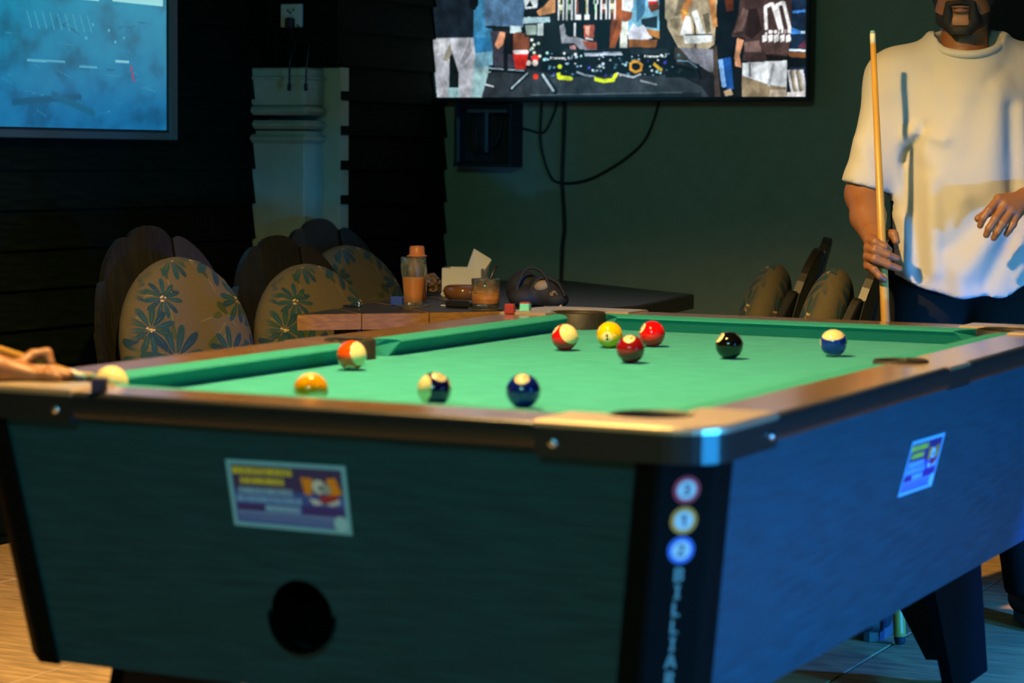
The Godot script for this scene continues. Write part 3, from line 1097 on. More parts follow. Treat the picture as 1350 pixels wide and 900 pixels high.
	for q in [
		[Vector3(-0.013, 1.016, 0.271), Vector3(-0.005, -0.018, -0.004), Vector3(0, 0.1, 1)],
		[Vector3(0.001, 0.994, 0.278), Vector3(-0.005, -0.016, -0.004), Vector3(0, 0.1, 1)],
		[Vector3(0.019, 0.987, 0.278), Vector3(-0.007, -0.014, -0.004), Vector3(0, 0.1, 1)],
		[Vector3(0.050, 0.996, 0.273), Vector3(-0.006, -0.011, -0.003), Vector3(0, 0.1, 1)],
		[Vector3(-0.198, 0.908, 0.238), Vector3(0.03, -0.012, -0.006), Vector3(0, 0.2, 1)],
		[Vector3(-0.204, 0.933, 0.236), Vector3(0.03, -0.012, -0.006), Vector3(0, 0.2, 1)],
		[Vector3(-0.234, 0.883, 0.236), Vector3(0.012, -0.009, -0.004), Vector3(0, 0.1, 1)],
	]:
		st = nst()
		nails(st, q[0], q[1], q[2])
		put("fingernail", done(st), M.nail, t)
	# beard, moustache and hair as thin shells over the head
	st = nst(true)
	var bd := Field.new(hc - Vector3(0.12, 0.15, 0.10), hc + Vector3(0.12, 0.05, 0.15), 0.0042)
	for s in [-1.0, 1.0]:
		bd.cap(H.call(s * 0.068, 0.005, 0.004), H.call(s * 0.064, -0.050, 0.012), 0.010, 0.014, 0.01)
		bd.cap(H.call(s * 0.063, -0.050, 0.012), H.call(s * 0.046, -0.098, 0.045), 0.014, 0.019, 0.012)
		bd.cap(H.call(s * 0.044, -0.098, 0.046), H.call(s * 0.010, -0.126, 0.080), 0.020, 0.0165, 0.015)
		bd.cap(H.call(s * 0.031, -0.057, 0.087), H.call(s * 0.031, -0.100, 0.074), 0.0075, 0.017, 0.012)
		bd.cap(H.call(s * 0.003, -0.052, 0.1005), H.call(s * 0.030, -0.058, 0.088), 0.0062, 0.0062, 0.004)
	bd.cap(H.call(-0.010, -0.126, 0.080), H.call(0.010, -0.126, 0.080), 0.0165, 0.0165, 0.01)
	bd.mesh(st)
	put("beard", done(st), M.hair, t)
	st = nst(true)
	var hr := Field.new(hc - Vector3(0.12, 0.08, 0.14), hc + Vector3(0.12, 0.16, 0.13), 0.005)
	hr.ell(H.call(0, 0.045, -0.020), Vector3(0.080, 0.092, 0.094), 0.01, hb)
	hr.cut(H.call(0, 0.045, 0.055), hb * Vector3(0, -0.35, 1))
	hr.cut(H.call(0, -0.040, -0.02), hb * Vector3(0, -1, 0.2))
	hr.mesh(st)
	put("hair", done(st), M.hair, t)
	st = nst(true)
	var lp := Field.new(hc - Vector3(0.06, 0.11, -0.04), hc + Vector3(0.06, -0.04, 0.13), 0.0025)
	lp.ell(H.call(0, -0.0645, 0.0885), Vector3(0.025, 0.0048, 0.0085), 0.002, hb)
	lp.ell(H.call(0, -0.0752, 0.0885), Vector3(0.020, 0.0062, 0.0085), 0.001, hb)
	lp.mesh(st)
	put("lips", done(st), M.lip, t)
	for s in [-1.0, 1.0]:
		st = nst(true)
		lathe(st, ball_profile(0.0115), 16, Transform3D(Basis(), H.call(s * 0.031, 0.021, 0.074)))
		var eye := put("eye", done(st), M.eye, t)
		st = nst(true)
		lathe(st, ball_profile(0.0055), 12, Transform3D(Basis(), H.call(s * 0.031, 0.019, 0.0808)))
		put("iris", done(st), M.iris, eye)
		st = nst(true)
		tube(st, [H.call(s * 0.014, 0.041, 0.088), H.call(s * 0.032, 0.047, 0.085), H.call(s * 0.050, 0.041, 0.070)], 0.0045, 0.003, 6)
		put("eyebrow", done(st), M.hair, t)
	shirt(t)
	# trousers and shoes
	st = nst(true)
	var tr := Field.new(Vector3(-0.36, 0.05, -0.22), Vector3(0.36, 1.02, 0.22), 0.012)
	tr.cap(Vector3(-0.075, 0.94, -0.03), Vector3(0.075, 0.94, -0.03), 0.125, 0.125, 0.04)
	tr.cap(Vector3(-0.09, 0.86, -0.03), Vector3(-0.168, 0.48, 0.02), 0.108, 0.090, 0.03)
	tr.cap(Vector3(-0.168, 0.48, 0.02), Vector3(-0.207, 0.10, 0.062), 0.090, 0.078, 0.02)
	tr.cap(Vector3(0.09, 0.86, -0.03), Vector3(0.152, 0.48, 0.0), 0.108, 0.090, 0.03)
	tr.cap(Vector3(0.152, 0.48, 0.0), Vector3(0.201, 0.10, 0.0), 0.090, 0.078, 0.02)
	tr.cut(Vector3(0, 0.075, 0), Vector3.DOWN)
	tr.cut(Vector3(0, 1.0, 0), Vector3.UP)
	tr.mesh(st)
	put("trousers", done(st), M.trousers, t)
	for q in [[Vector3(-0.205, 0, 0.06), -0.25], [Vector3(0.20, 0, 0.0), 0.3]]:
		st = nst(true)
		var sh := Field.new(Vector3(-0.08, 0.0, -0.12), Vector3(0.08, 0.16, 0.24), 0.006)
		sh.cap(Vector3(0, 0.058, -0.05), Vector3(0, 0.050, 0.10), 0.042, 0.040, 0.02)
		sh.cap(Vector3(0, 0.050, 0.10), Vector3(0, 0.040, 0.165), 0.043, 0.034, 0.02)
		sh.cap(Vector3(0, 0.10, -0.04), Vector3(0, 0.06, 0.03), 0.045, 0.04, 0.02)
		sh.cut(Vector3(0, 0.022, 0), Vector3.DOWN)
		sh.mesh(st)
		var shoe := put("shoe", done(st), M.shoe, t)
		shoe.transform = Transform3D(Basis(Vector3.UP, q[1]), q[0])
		st = nst()
		var pl := PackedVector2Array()
		for k in 20:
			var a := TAU * k / 20
			pl.append(Vector2(sin(a) * (0.042 + 0.004 * cos(a)), 0.055 + cos(a) * 0.145))
		extrude(st, pl, 0.001, 0.026, 0.004)
		put("sole", done(st), M.sole, shoe)
		st = nst(true)
		for k in 4:
			tube(st, [Vector3(-0.022, 0.093 - k * 0.004, 0.035 + k * 0.022), Vector3(0, 0.102 - k * 0.005, 0.038 + k * 0.022), Vector3(0.022, 0.093 - k * 0.004, 0.035 + k * 0.022)], 0.003, 0.003, 6)
		put("laces", done(st), M.sole, shoe)


func ball_profile(r: float) -> Array:
	var out := []
	for k in 9:
		var a := -PI / 2 + PI * k / 8
		out.append(Vector2(r * cos(a) if k > 0 and k < 8 else 0.0, r * sin(a)))
	return out


func shirt(t: Node3D) -> void:
	var f := Field.new(Vector3(-0.37, 0.80, -0.24), Vector3(0.40, 1.54, 0.22), 0.0078)
	# trunk: an ellipse that changes with height
	for z in f.nz:
		for y in f.ny:
			var py := f.o.y + y * f.h
			var u := clampf((py - 0.84) / 0.58, 0.0, 1.0)
			var wx := lerpf(0.196, 0.165, smoothstep(0.0, 0.75, u))
			var wz := lerpf(0.142, 0.118, smoothstep(0.0, 0.9, u)) + 0.012 * exp(-pow((py - 1.24) / 0.10, 2))
			var cz := lerpf(0.012, -0.035, u)
			var nk := smoothstep(1.33, 1.47, py)
			wx = lerpf(wx, 0.088, nk)
			wz = lerpf(wz, 0.092, nk)
			var top := 1.48
			for x in f.nx:
				var p := f.o + Vector3(x, y, z) * f.h
				var q := Vector2((p.x - 0.004) / wx, (p.z - cz) / wz)
				var l := q.length()
				var d := l * (l - 1.0) / maxf(Vector2(q.x / wx, q.y / wz).length(), 1e-6)
				d = maxf(d, py - top)
				f.f[(z * f.ny + y) * f.nx + x] = d
	f.cap(Vector3(-0.165, 1.375, -0.052), Vector3(-0.05, 1.425, -0.050), 0.058, 0.062, 0.06)
	f.cap(Vector3(0.165, 1.385, -0.052), Vector3(0.05, 1.432, -0.050), 0.058, 0.062, 0.06)
	f.cap(Vector3(-0.178, 1.37, -0.05), Vector3(-0.246, 1.115, -0.004), 0.066, 0.056, 0.075)
	f.cap(Vector3(-0.246, 1.115, -0.004), Vector3(-0.262, 1.05, 0.008), 0.056, 0.054, 0.02)
	f.cap(Vector3(0.178, 1.38, -0.05), Vector3(0.280, 1.125, 0.0), 0.066, 0.058, 0.075)
	f.cap(Vector3(0.280, 1.125, 0.0), Vector3(0.31, 1.06, 0.01), 0.058, 0.056, 0.02)
	# folds: ridges and creases along short lines on the front, seen in (x, y)
	var folds := [
		[-0.150, 1.225, -0.030, 1.08, 0.007, 0.022], [-0.145, 1.245, -0.075, 1.22, 0.008, 0.016], [-0.150, 1.20, -0.128, 0.90, -0.010, 0.022], [-0.105, 1.12, -0.098, 0.90, 0.010, 0.022],
		[-0.16, 1.02, -0.155, 0.87, 0.008, 0.02], [0.02, 1.04, -0.06, 0.95, -0.008, 0.028], [0.05, 1.00, -0.02, 0.90, 0.009, 0.026], [0.09, 1.30, 0.10, 1.02, -0.008, 0.016], [0.125, 1.30, 0.14, 1.0, 0.009, 0.018],
		[0.06, 1.34, 0.04, 1.12, 0.006, 0.03], [-0.09, 1.40, -0.06, 1.30, -0.005, 0.02], [0.09, 0.98, 0.03, 0.87, -0.009, 0.022], [-0.06, 0.93, -0.03, 0.84, 0.007, 0.02], [0.08, 1.40, 0.03, 1.36, -0.004, 0.015],
		[-0.20, 1.30, -0.235, 1.14, -0.003, 0.03], [-0.275, 1.22, -0.23, 1.11, 0.005, 0.018], [0.12, 0.97, 0.13, 0.86, 0.010, 0.022], [0.0, 1.30, -0.02, 1.18, -0.004, 0.03], [-0.118, 1.25, -0.155, 1.17, -0.009, 0.012],
	]
	var nz := FastNoiseLite.new()
	nz.seed = 21
	nz.frequency = 7.0
	for z in f.nz:
		for y in f.ny:
			for x in f.nx:
				var id: int = (z * f.ny + y) * f.nx + x
				if absf(f.f[id]) < 0.03:
					var p := f.o + Vector3(x, y, z) * f.h
					var d := 0.004 * nz.get_noise_3d(p.x, p.y * 0.5, p.z)
					if p.z > -0.05:
						var q := Vector2(p.x, p.y)
						for s in folds:
							var a := Vector2(s[0], s[1])
							var ab := Vector2(s[2], s[3]) - a
							var tt := clampf((q - a).dot(ab) / ab.length_squared(), 0.0, 1.0)
							var e := q.distance_to(a + ab * tt) / float(s[5])
							if e < 2.5:
								d += 1.35 * float(s[4]) * exp(-e * e) * smoothstep(-0.05, 0.02, p.z)
					f.f[id] -= d
	# neck opening, hem and sleeve ends
	f.ell(Vector3(0.0, 1.503, 0.0), Vector3(0.086, 0.086, 0.084), 0.006, Basis(), true)
	f.ell(Vector3(0.0, 1.512, -0.045), Vector3(0.084, 0.055, 0.080), 0.006, Basis(), true)
	for z in f.nz:
		for y in f.ny:
			for x in f.nx:
				var id: int = (z * f.ny + y) * f.nx + x
				if f.f[id] < 0.06:
					var p := f.o + Vector3(x, y, z) * f.h
					var low := 0.836 + 0.05 * smoothstep(0.05, 0.2, absf(p.x)) + 0.004 * sin(p.x * 60.0)
					var d := low - p.y
					if p.x < -0.19 or p.x > 0.2:
						var c := Vector3(-0.2475, 1.101, 0.01) if p.x < 0.0 else Vector3(0.292, 1.10, 0.004)
						var n := Vector3(-0.245, -0.97, 0.03) if p.x < 0.0 else Vector3(0.34, -0.94, 0.05)
						d = maxf(d, (p - c).dot(n))
					f.f[id] = maxf(f.f[id], d)
	var st := nst(true)
	f.mesh(st)
	var tee := put("t_shirt", done(st), M.shirt, t)
	st = nst(true)
	var ring := []
	for k in 33:
		var a := TAU * k / 32 + PI
		var fr := 0.5 + 0.5 * cos(a)
		ring.append(Vector3(sin(a) * 0.087, 1.494 - 0.062 * pow(fr, 1.3) + 0.006 * sin(a), lerpf(-0.118, 0.064, fr)))
	tube(st, ring, 0.0105, 0.0105, 10)
	put("collar", done(st), M.shirt, tee)


func player() -> void:
	# leans in from the left of the photograph, which shows only the bridge hand
	var t := thing("person", "person at the left edge leaning over the table corner, bridge hand under the cue", "person", Vector3(-1.60, 0, 1.95))
	var P := func(x: float, y: float, z: float) -> Vector3: return Vector3(x + 1.60, y, z - 1.95)
	var st := nst(true)
	var b := Field.new(P.call(-2.25, 0.0, 1.0), P.call(-0.53, 1.62, 2.6), 0.017)
	var hip := [P.call(-1.72, 0.90, 1.98), P.call(-1.84, 0.90, 2.12)]
	var foot := [P.call(-1.50, 0.07, 1.86), P.call(-1.86, 0.07, 2.34)]
	var knee := [P.call(-1.58, 0.49, 1.90), P.call(-1.84, 0.49, 2.22)]
	for k in 2:
		b.cap(hip[k], knee[k], 0.09, 0.06, 0.03)
		b.cap(knee[k], foot[k], 0.06, 0.042, 0.02)
		b.cap(foot[k] + Vector3(0, -0.03, 0), foot[k] + Vector3(0.13, -0.035, -0.08), 0.036, 0.032, 0.02)
	b.cap(hip[0], hip[1], 0.12, 0.12, 0.05)
	b.cap(P.call(-1.76, 0.98, 2.03), P.call(-1.33, 1.24, 1.70), 0.125, 0.13, 0.06)
	b.cap(P.call(-1.19, 1.24, 1.52), P.call(-1.40, 1.30, 1.84), 0.06, 0.06, 0.06)
	b.cap(P.call(-1.27, 1.27, 1.66), P.call(-1.15, 1.36, 1.56), 0.06, 0.058, 0.03)
	b.cap(P.call(-1.17, 1.22, 1.50), P.call(-0.90, 0.93, 1.40), 0.056, 0.045, 0.03)
	b.cap(P.call(-0.90, 0.93, 1.40), P.call(-0.612, 0.824, 1.145), 0.043, 0.025, 0.02)
	b.cap(P.call(-1.40, 1.29, 1.84), P.call(-1.58, 1.42, 2.02), 0.056, 0.046, 0.03)
	b.cap(P.call(-1.58, 1.42, 2.02), P.call(-1.34, 1.21, 1.74), 0.044, 0.03, 0.02)
	b.mesh(st)
	# head
	var hb := Basis(Vector3.UP, 2.28) * Basis(Vector3.RIGHT, 0.25)
	var hc: Vector3 = P.call(-1.10, 1.46, 1.50)
	var H := func(x: float, y: float, z: float) -> Vector3: return hc + hb * Vector3(x, y, z)
	var hd := Field.new(hc - Vector3.ONE * 0.19, hc + Vector3.ONE * 0.19, 0.007)
	hd.ell(H.call(0, 0.03, -0.012), Vector3(0.076, 0.092, 0.096), 0.01, hb)
	hd.ell(H.call(0, -0.05, 0.03), Vector3(0.060, 0.075, 0.062), 0.03, hb)
	hd.cap(H.call(-0.02, -0.10, 0.06), H.call(0.02, -0.10, 0.06), 0.024, 0.024, 0.02)
	hd.cap(H.call(0, 0.02, 0.085), H.call(0, -0.022, 0.108), 0.010, 0.014, 0.01)
	hd.ell(H.call(-0.031, 0.018, 0.094), Vector3(0.017, 0.011, 0.014), 0.008, hb, true)
	hd.ell(H.call(0.031, 0.018, 0.094), Vector3(0.017, 0.011, 0.014), 0.008, hb, true)
	for s in [-1.0, 1.0]:
		hd.ell(H.call(s * 0.078, 0.0, -0.01), Vector3(0.010, 0.031, 0.019), 0.006, hb)
	hd.mesh(st)
	# bridge hand on the rail: the forefinger loops over the cue, the others spread on the wood
	var g := Field.new(P.call(-0.70, 0.79, 0.93), P.call(-0.48, 0.88, 1.17), 0.0036)
	g.cap(P.call(-0.618, 0.826, 1.150), P.call(-0.594, 0.820, 1.122), 0.025, 0.021, 0.02)
	for q in [P.call(-0.590, 0.822, 1.058), P.call(-0.570, 0.814, 1.064), P.call(-0.552, 0.811, 1.074), P.call(-0.540, 0.809, 1.086)]:
		g.cap(P.call(-0.592, 0.819, 1.115), q, 0.0165, 0.0115, 0.014)
	finger(g, [P.call(-0.590, 0.822, 1.058), P.call(-0.584, 0.836, 1.028), P.call(-0.570, 0.839, 1.010), P.call(-0.560, 0.822, 1.014)], 0.0108, 0.0086)
	finger(g, [P.call(-0.570, 0.814, 1.064), P.call(-0.540, 0.814, 1.038), P.call(-0.524, 0.809, 1.026), P.call(-0.516, 0.808, 1.020)], 0.0105, 0.0078)
	finger(g, [P.call(-0.552, 0.811, 1.074), P.call(-0.524, 0.812, 1.060), P.call(-0.508, 0.808, 1.052), P.call(-0.500, 0.8075, 1.048)], 0.0102, 0.0076)
	finger(g, [P.call(-0.540, 0.809, 1.086), P.call(-0.516, 0.810, 1.082), P.call(-0.504, 0.808, 1.079), P.call(-0.497, 0.8075, 1.077)], 0.0092, 0.0074)
	finger(g, [P.call(-0.606, 0.820, 1.100), P.call(-0.618, 0.818, 1.066), P.call(-0.604, 0.819, 1.040), P.call(-0.590, 0.818, 1.026)], 0.0130, 0.0090)
	g.mesh(st)
	var k := Field.new(P.call(-1.45, 1.10, 1.60), P.call(-1.25, 1.28, 1.80), 0.005)
	k.cap(P.call(-1.37, 1.235, 1.77), P.call(-1.345, 1.215, 1.745), 0.028, 0.026, 0.02)
	for j in 4:
		var o := Vector3(-0.716, 0.324, 0.62) * (0.019 * (j - 1.5))
		var c: Vector3 = P.call(-1.34, 1.168, 1.68) + o
		finger(k, [P.call(-1.345, 1.212, 1.74), c + Vector3(0.005, 0.026, 0.022), c + Vector3(-0.018, -0.012, -0.020), c + Vector3(0.004, -0.026, 0.0)], 0.014, 0.009)
	k.mesh(st)
	put("body", done(st), M.skin, t)
	st = nst(true)
	var hr := Field.new(hc - Vector3.ONE * 0.17, hc + Vector3.ONE * 0.17, 0.008)
	hr.ell(H.call(0, 0.04, -0.020), Vector3(0.082, 0.094, 0.096), 0.01, hb)
	hr.cut(H.call(0, 0.04, 0.055), hb * Vector3(0, -0.35, 1))
	hr.cut(H.call(0, -0.04, -0.02), hb * Vector3(0, -1, 0.2))
	hr.mesh(st)
	put("hair", done(st), M.hair, t)
	st = nst(true)
	var sw := Field.new(P.call(-2.1, 0.75, 1.2), P.call(-0.75, 1.6, 2.4), 0.016)
	sw.cap(P.call(-1.78, 0.95, 2.05), P.call(-1.33, 1.24, 1.70), 0.155, 0.155, 0.05)
	sw.cap(P.call(-1.19, 1.24, 1.52), P.call(-1.40, 1.30, 1.84), 0.082, 0.082, 0.05)
	sw.cap(P.call(-1.17, 1.22, 1.50), P.call(-0.92, 1.03, 1.388), 0.078, 0.066, 0.03)
	sw.cap(P.call(-1.40, 1.29, 1.84), P.call(-1.56, 1.41, 2.00), 0.078, 0.066, 0.03)
	sw.mesh(st)
	put("t_shirt", done(st), M.grey_cloth, t)
	st = nst(true)
	var tr := Field.new(P.call(-2.2, 0.06, 1.6), P.call(-1.3, 1.1, 2.6), 0.017)
	for q in 2:
		tr.cap(hip[q], knee[q], 0.115, 0.085, 0.03)
		tr.cap(knee[q], foot[q] + Vector3(0, 0.04, 0), 0.085, 0.07, 0.02)
	tr.cap(hip[0], hip[1], 0.14, 0.14, 0.04)
	tr.mesh(st)
	put("trousers", done(st), M.trousers, t)
	for q in 2:
		st = nst(true)
		var sh := Field.new(foot[q] - Vector3(0.14, 0.08, 0.2), foot[q] + Vector3(0.24, 0.07, 0.12), 0.008)
		sh.cap(foot[q] + Vector3(-0.03, -0.024, 0.02), foot[q] + Vector3(0.15, -0.030, -0.09), 0.045, 0.038, 0.02)
		sh.cut(foot[q] - Vector3(0, 0.069, 0), Vector3.DOWN)
		sh.mesh(st)
		put("shoe", done(st), M.shoe, t)


# ------------------------------------------------------------------ the room
func room() -> void:
	struct("floor", bx(Vector3(8.0, 0.2, 11.0), 0, Vector3(0.9, -0.112, 1.4)), M.grout)
	var fl := get_node("floor")
	var tile := bx(Vector3(0.796, 0.014, 0.796), 0.002, Vector3(0, -0.007, 0))
	for i in 9:
		for k in 12:
			var o := put("tile", tile, M.floor, fl, Vector3(-2.62 + 0.8 * i, 0, -3.42 + 0.8 * k))
			o.position.y = -0.0006 * ((i * 7 + k * 3) % 3)
	struct("ceiling", bx(Vector3(8.0, 0.2, 11.0), 0, Vector3(0.9, 3.1, 1.4)), M.ceiling)
	struct("wall_back", bx(Vector3(7.6, 3.2, 0.2), 0, Vector3(1.2, 1.5, -3.9)), M.wall)
	struct("wall_right", bx(Vector3(0.2, 3.2, 10.6), 0, Vector3(4.7, 1.5, 1.4)), M.dark_wall)
	struct("wall_front", bx(Vector3(7.6, 3.2, 0.2), 0, Vector3(1.0, 1.5, 6.7)), M.dark_wall)
	struct("wall_left", bx(Vector3(0.2, 3.2, 9.6), 0, Vector3(-2.725, 1.5, 1.85)), M.dark_wall)
	struct("wall_recess", bx(Vector3(0.36, 3.2, 0.74), 0, Vector3(-2.535, 1.5, -3.437)), M.dark_wall)
	# lapped boards on both stretches of the left wall
	for q in [["wall_left", -2.6, -2.935, 6.55], ["wall_recess", -2.332, -3.795, -3.003]]:
		var w := get_node(str(q[0]))
		var st := nst()
		var l: float = q[3] - q[2]
		var x: float = 0.0
		hexa(st, [Vector3(-0.03, 0, -l / 2), Vector3(-0.03, 0, l / 2), Vector3(x, 0, l / 2), Vector3(x, 0, -l / 2)], [Vector3(-0.03, 0.128, -l / 2), Vector3(-0.03, 0.128, l / 2), Vector3(x - 0.016, 0.128, l / 2), Vector3(x - 0.016, 0.128, -l / 2)])
		var m := done(st)
		for k in range(-1, 25):
			put("board", m, M.board, w, Vector3(q[1], 0.037 + 0.12 * k, (q[2] + q[3]) / 2) - w.position)
	# return wall between them and the little pilaster with its moulded head
	struct("wall_return", bx(Vector3(0.29, 1.47, 0.06), 0.002, Vector3(-2.481, 0.735, -3.03)), M.plaster)
	struct("wall_return_top", bx(Vector3(0.29, 1.73, 0.07), 0.002, Vector3(-2.481, 2.335, -3.012)), M.board)
	struct("wall_light_blocker", bx(Vector3(0.14, 3.0, 2.78), 0, Vector3(1.75, 1.5, -2.41)), M.dark_wall)  # unseen partition added to keep the blue light off the back wall
	var t := struct("trim_pilaster", bx(Vector3(0.30, 1.25, 0.125), 0.004, Vector3(-2.555, 0.625, -2.937)), M.plaster)
	for k in 3:
		put("moulding", bx(Vector3(0.335, 0.030, 0.160), 0.012, Vector3(-2.555, 1.222 + 0.048 * k, -2.937)), M.plaster, t)
	put("capital", bx(Vector3(0.31, 0.13, 0.135), 0.006, Vector3(-2.555, 1.40, -2.937)), M.plaster, t)
	put("moulding", bx(Vector3(0.325, 0.014, 0.150), 0.005, Vector3(-2.555, 1.43, -2.937)), M.plaster, t)


func socket() -> void:
	var t := thing("wall_socket", "pale square electric socket plate high on the dark wall above the white pilaster", "socket", Vector3(-2.512, 1.648, -2.974))
	put("plate", bx(Vector3(0.085, 0.080, 0.014), 0.003, Vector3(0, 0, 0.007)), M.plate, t)
	var st := nst()
	for q in [Vector2(-0.012, 0.018), Vector2(0.010, 0.020), Vector2(-0.002, 0.010), Vector2(-0.014, -0.014), Vector2(-0.004, -0.016), Vector2(0.006, -0.012)]:
		box(st, Vector3(q.x, q.y, 0.0145), Vector3(0.006, 0.010, 0.002))
	put("slots", done(st), M.matte_black, t)
	put("plug", bx(Vector3(0.030, 0.040, 0.03), 0.006, Vector3(0.004, -0.028, 0.028)), M.matte_black, t)
	for q in [[-0.004, 0.0], [0.062, 0.02]]:
		var c := thing("hanging_cord", "left of the two thin black cords hanging before the pilaster head" if q[0] < 0 else "right of the two thin black cords hanging before the pilaster head", "cord", Vector3(-2.441 + q[0], 1.40, -2.840))
		var s := nst(true)
		tube(s, curve([Vector3(0, 0.006, 0), Vector3(0.001, 0.09, -0.004), Vector3(-0.02 + q[1] * -0.6, 0.15, -0.07), Vector3(-0.064 + q[1] * -1.6, 0.215, -0.100)]), 0.0032, 0.0032, 6)
		put("cord", done(s), M.cable, c)
		s = nst(true)
		lathe(s, [Vector2(0, -0.016), Vector2(0.007, -0.014), Vector2(0.007, 0.006), Vector2(0.003, 0.012), Vector2(0, 0.013)], 10)
		put("plug", done(s), M.rubber, c)


func screens() -> void:
	# flat television on the green wall
	var im := Image.create(1024, 576, false, Image.FORMAT_RGB8)
	im.fill(Color.html("12181c"))
	tv_picture(im)
	soften(im)
	# the uneven light and fine detail of a filmed room
	var nz := FastNoiseLite.new()
	nz.seed = 41
	nz.frequency = 0.018
	nz.fractal_octaves = 5
	nz.fractal_gain = 0.62
	for y in range(200, im.get_height()):
		for x in im.get_width():
			var k := 1.0 + 0.5 * nz.get_noise_2d(x, y * 0.8)
			var c := im.get_pixel(x, y)
			im.set_pixel(x, y, Color(minf(c.r * k, 1.0), minf(c.g * k, 1.0), minf(c.b * k, 1.0)))
	var w := 1.457
	var h := 0.8196
	var t := thing("television", "large flat television on the green wall showing people round a table of music decks", "television", Vector3(-1.6165, 1.384, -3.70))
	put("housing", bx(Vector3(w + 0.026, h + 0.030, 0.045), 0.004, Vector3(0, h / 2 - 0.002, -0.0245)), M.black, t)
	put("back_box", bx(Vector3(w * 0.6, h * 0.6, 0.055), 0.01, Vector3(0, h / 2, -0.0725)), M.matte_black, t)
	var st := nst()
	uvquad(st, Vector3(-w / 2, 0, 0.001), Vector3(w / 2, 0, 0.001), Vector3(w / 2, h, 0.001), Vector3(-w / 2, h, 0.001))
	var m := mat(lin(0.01, 0.01, 0.01), 0.25)
	m.emission_enabled = true
	m.emission = Color.WHITE
	m.emission_operator = BaseMaterial3D.EMISSION_OP_MULTIPLY
	m.emission_texture = ImageTexture.create_from_image(im)
	m.emission_energy_multiplier = 1.05
	put("screen", done(st), m, t)
	# big blue screen on the boarded wall, in a pale frame
	var im2 := Image.create(640, 360, false, Image.FORMAT_RGB8)
	blue_picture(im2)
	soften(im2)
	w = 1.50
	h = 0.86
	t = thing("wall_screen", "big blue glowing screen in a grey frame on the dark boarded wall", "screen", Vector3(-2.568, 1.243, -2.276 + w / 2), PI / 2)
	st = nst()
	uvquad(st, Vector3(-w / 2, 0, 0.004), Vector3(w / 2, 0, 0.004), Vector3(w / 2, h, 0.004), Vector3(-w / 2, h, 0.004))
	m = mat(lin(0.01, 0.01, 0.01), 0.2)
	m.emission_enabled = true
	m.emission = Color.WHITE
	m.emission_operator = BaseMaterial3D.EMISSION_OP_MULTIPLY
	m.emission_texture = ImageTexture.create_from_image(im2)
	m.emission_energy_multiplier = 0.85
	put("screen", done(st), m, t)
	put("backing", bx(Vector3(w + 0.02, h + 0.02, 0.03), 0, Vector3(0, h / 2, -0.014)), M.matte_black, t)
	var fw := 0.045
	var fm := mat(lin(0.045, 0.075, 0.055), 0.6)
	for s in [-1.0, 1.0]:
		put("frame_bar", bx(Vector3(fw, h + 0.064, 0.024), 0.003, Vector3(s * (w / 2 + 0.010 + fw / 2), h / 2, 0.0)), fm, t)
		put("frame_bar", bx(Vector3(w + 0.018, 0.024, 0.024), 0.003, Vector3(0, h / 2 + s * (h / 2 + 0.020), 0.0)), fm, t)
	var l := AreaLight3D.new()
	l.name = "television_light"
	l.area_size = Vector2(1.45, 0.8)
	l.light_color = Color.html("c8dcf0")
	l.light_energy = 0.20
	add_child(l)
	l.position = Vector3(-1.6165, 1.79, -3.68)
	l.rotation.y = PI
	l.shadow_enabled = true
	l = AreaLight3D.new()
	l.name = "screen_light"
	l.area_size = Vector2(1.5, 0.86)
	l.light_color = Color.html("2aa0d8")
	l.light_energy = 0.25
	add_child(l)
	l.position = Vector3(-2.55, 1.66, -1.575)
	l.rotation.y = -PI / 2
	l.shadow_enabled = true


func soften(im: Image) -> void:
	var w := im.get_width()
	var h := im.get_height()
	im.resize(w * 5 / 9, h * 5 / 9, Image.INTERPOLATE_BILINEAR)
	im.resize(w, h, Image.INTERPOLATE_CUBIC)


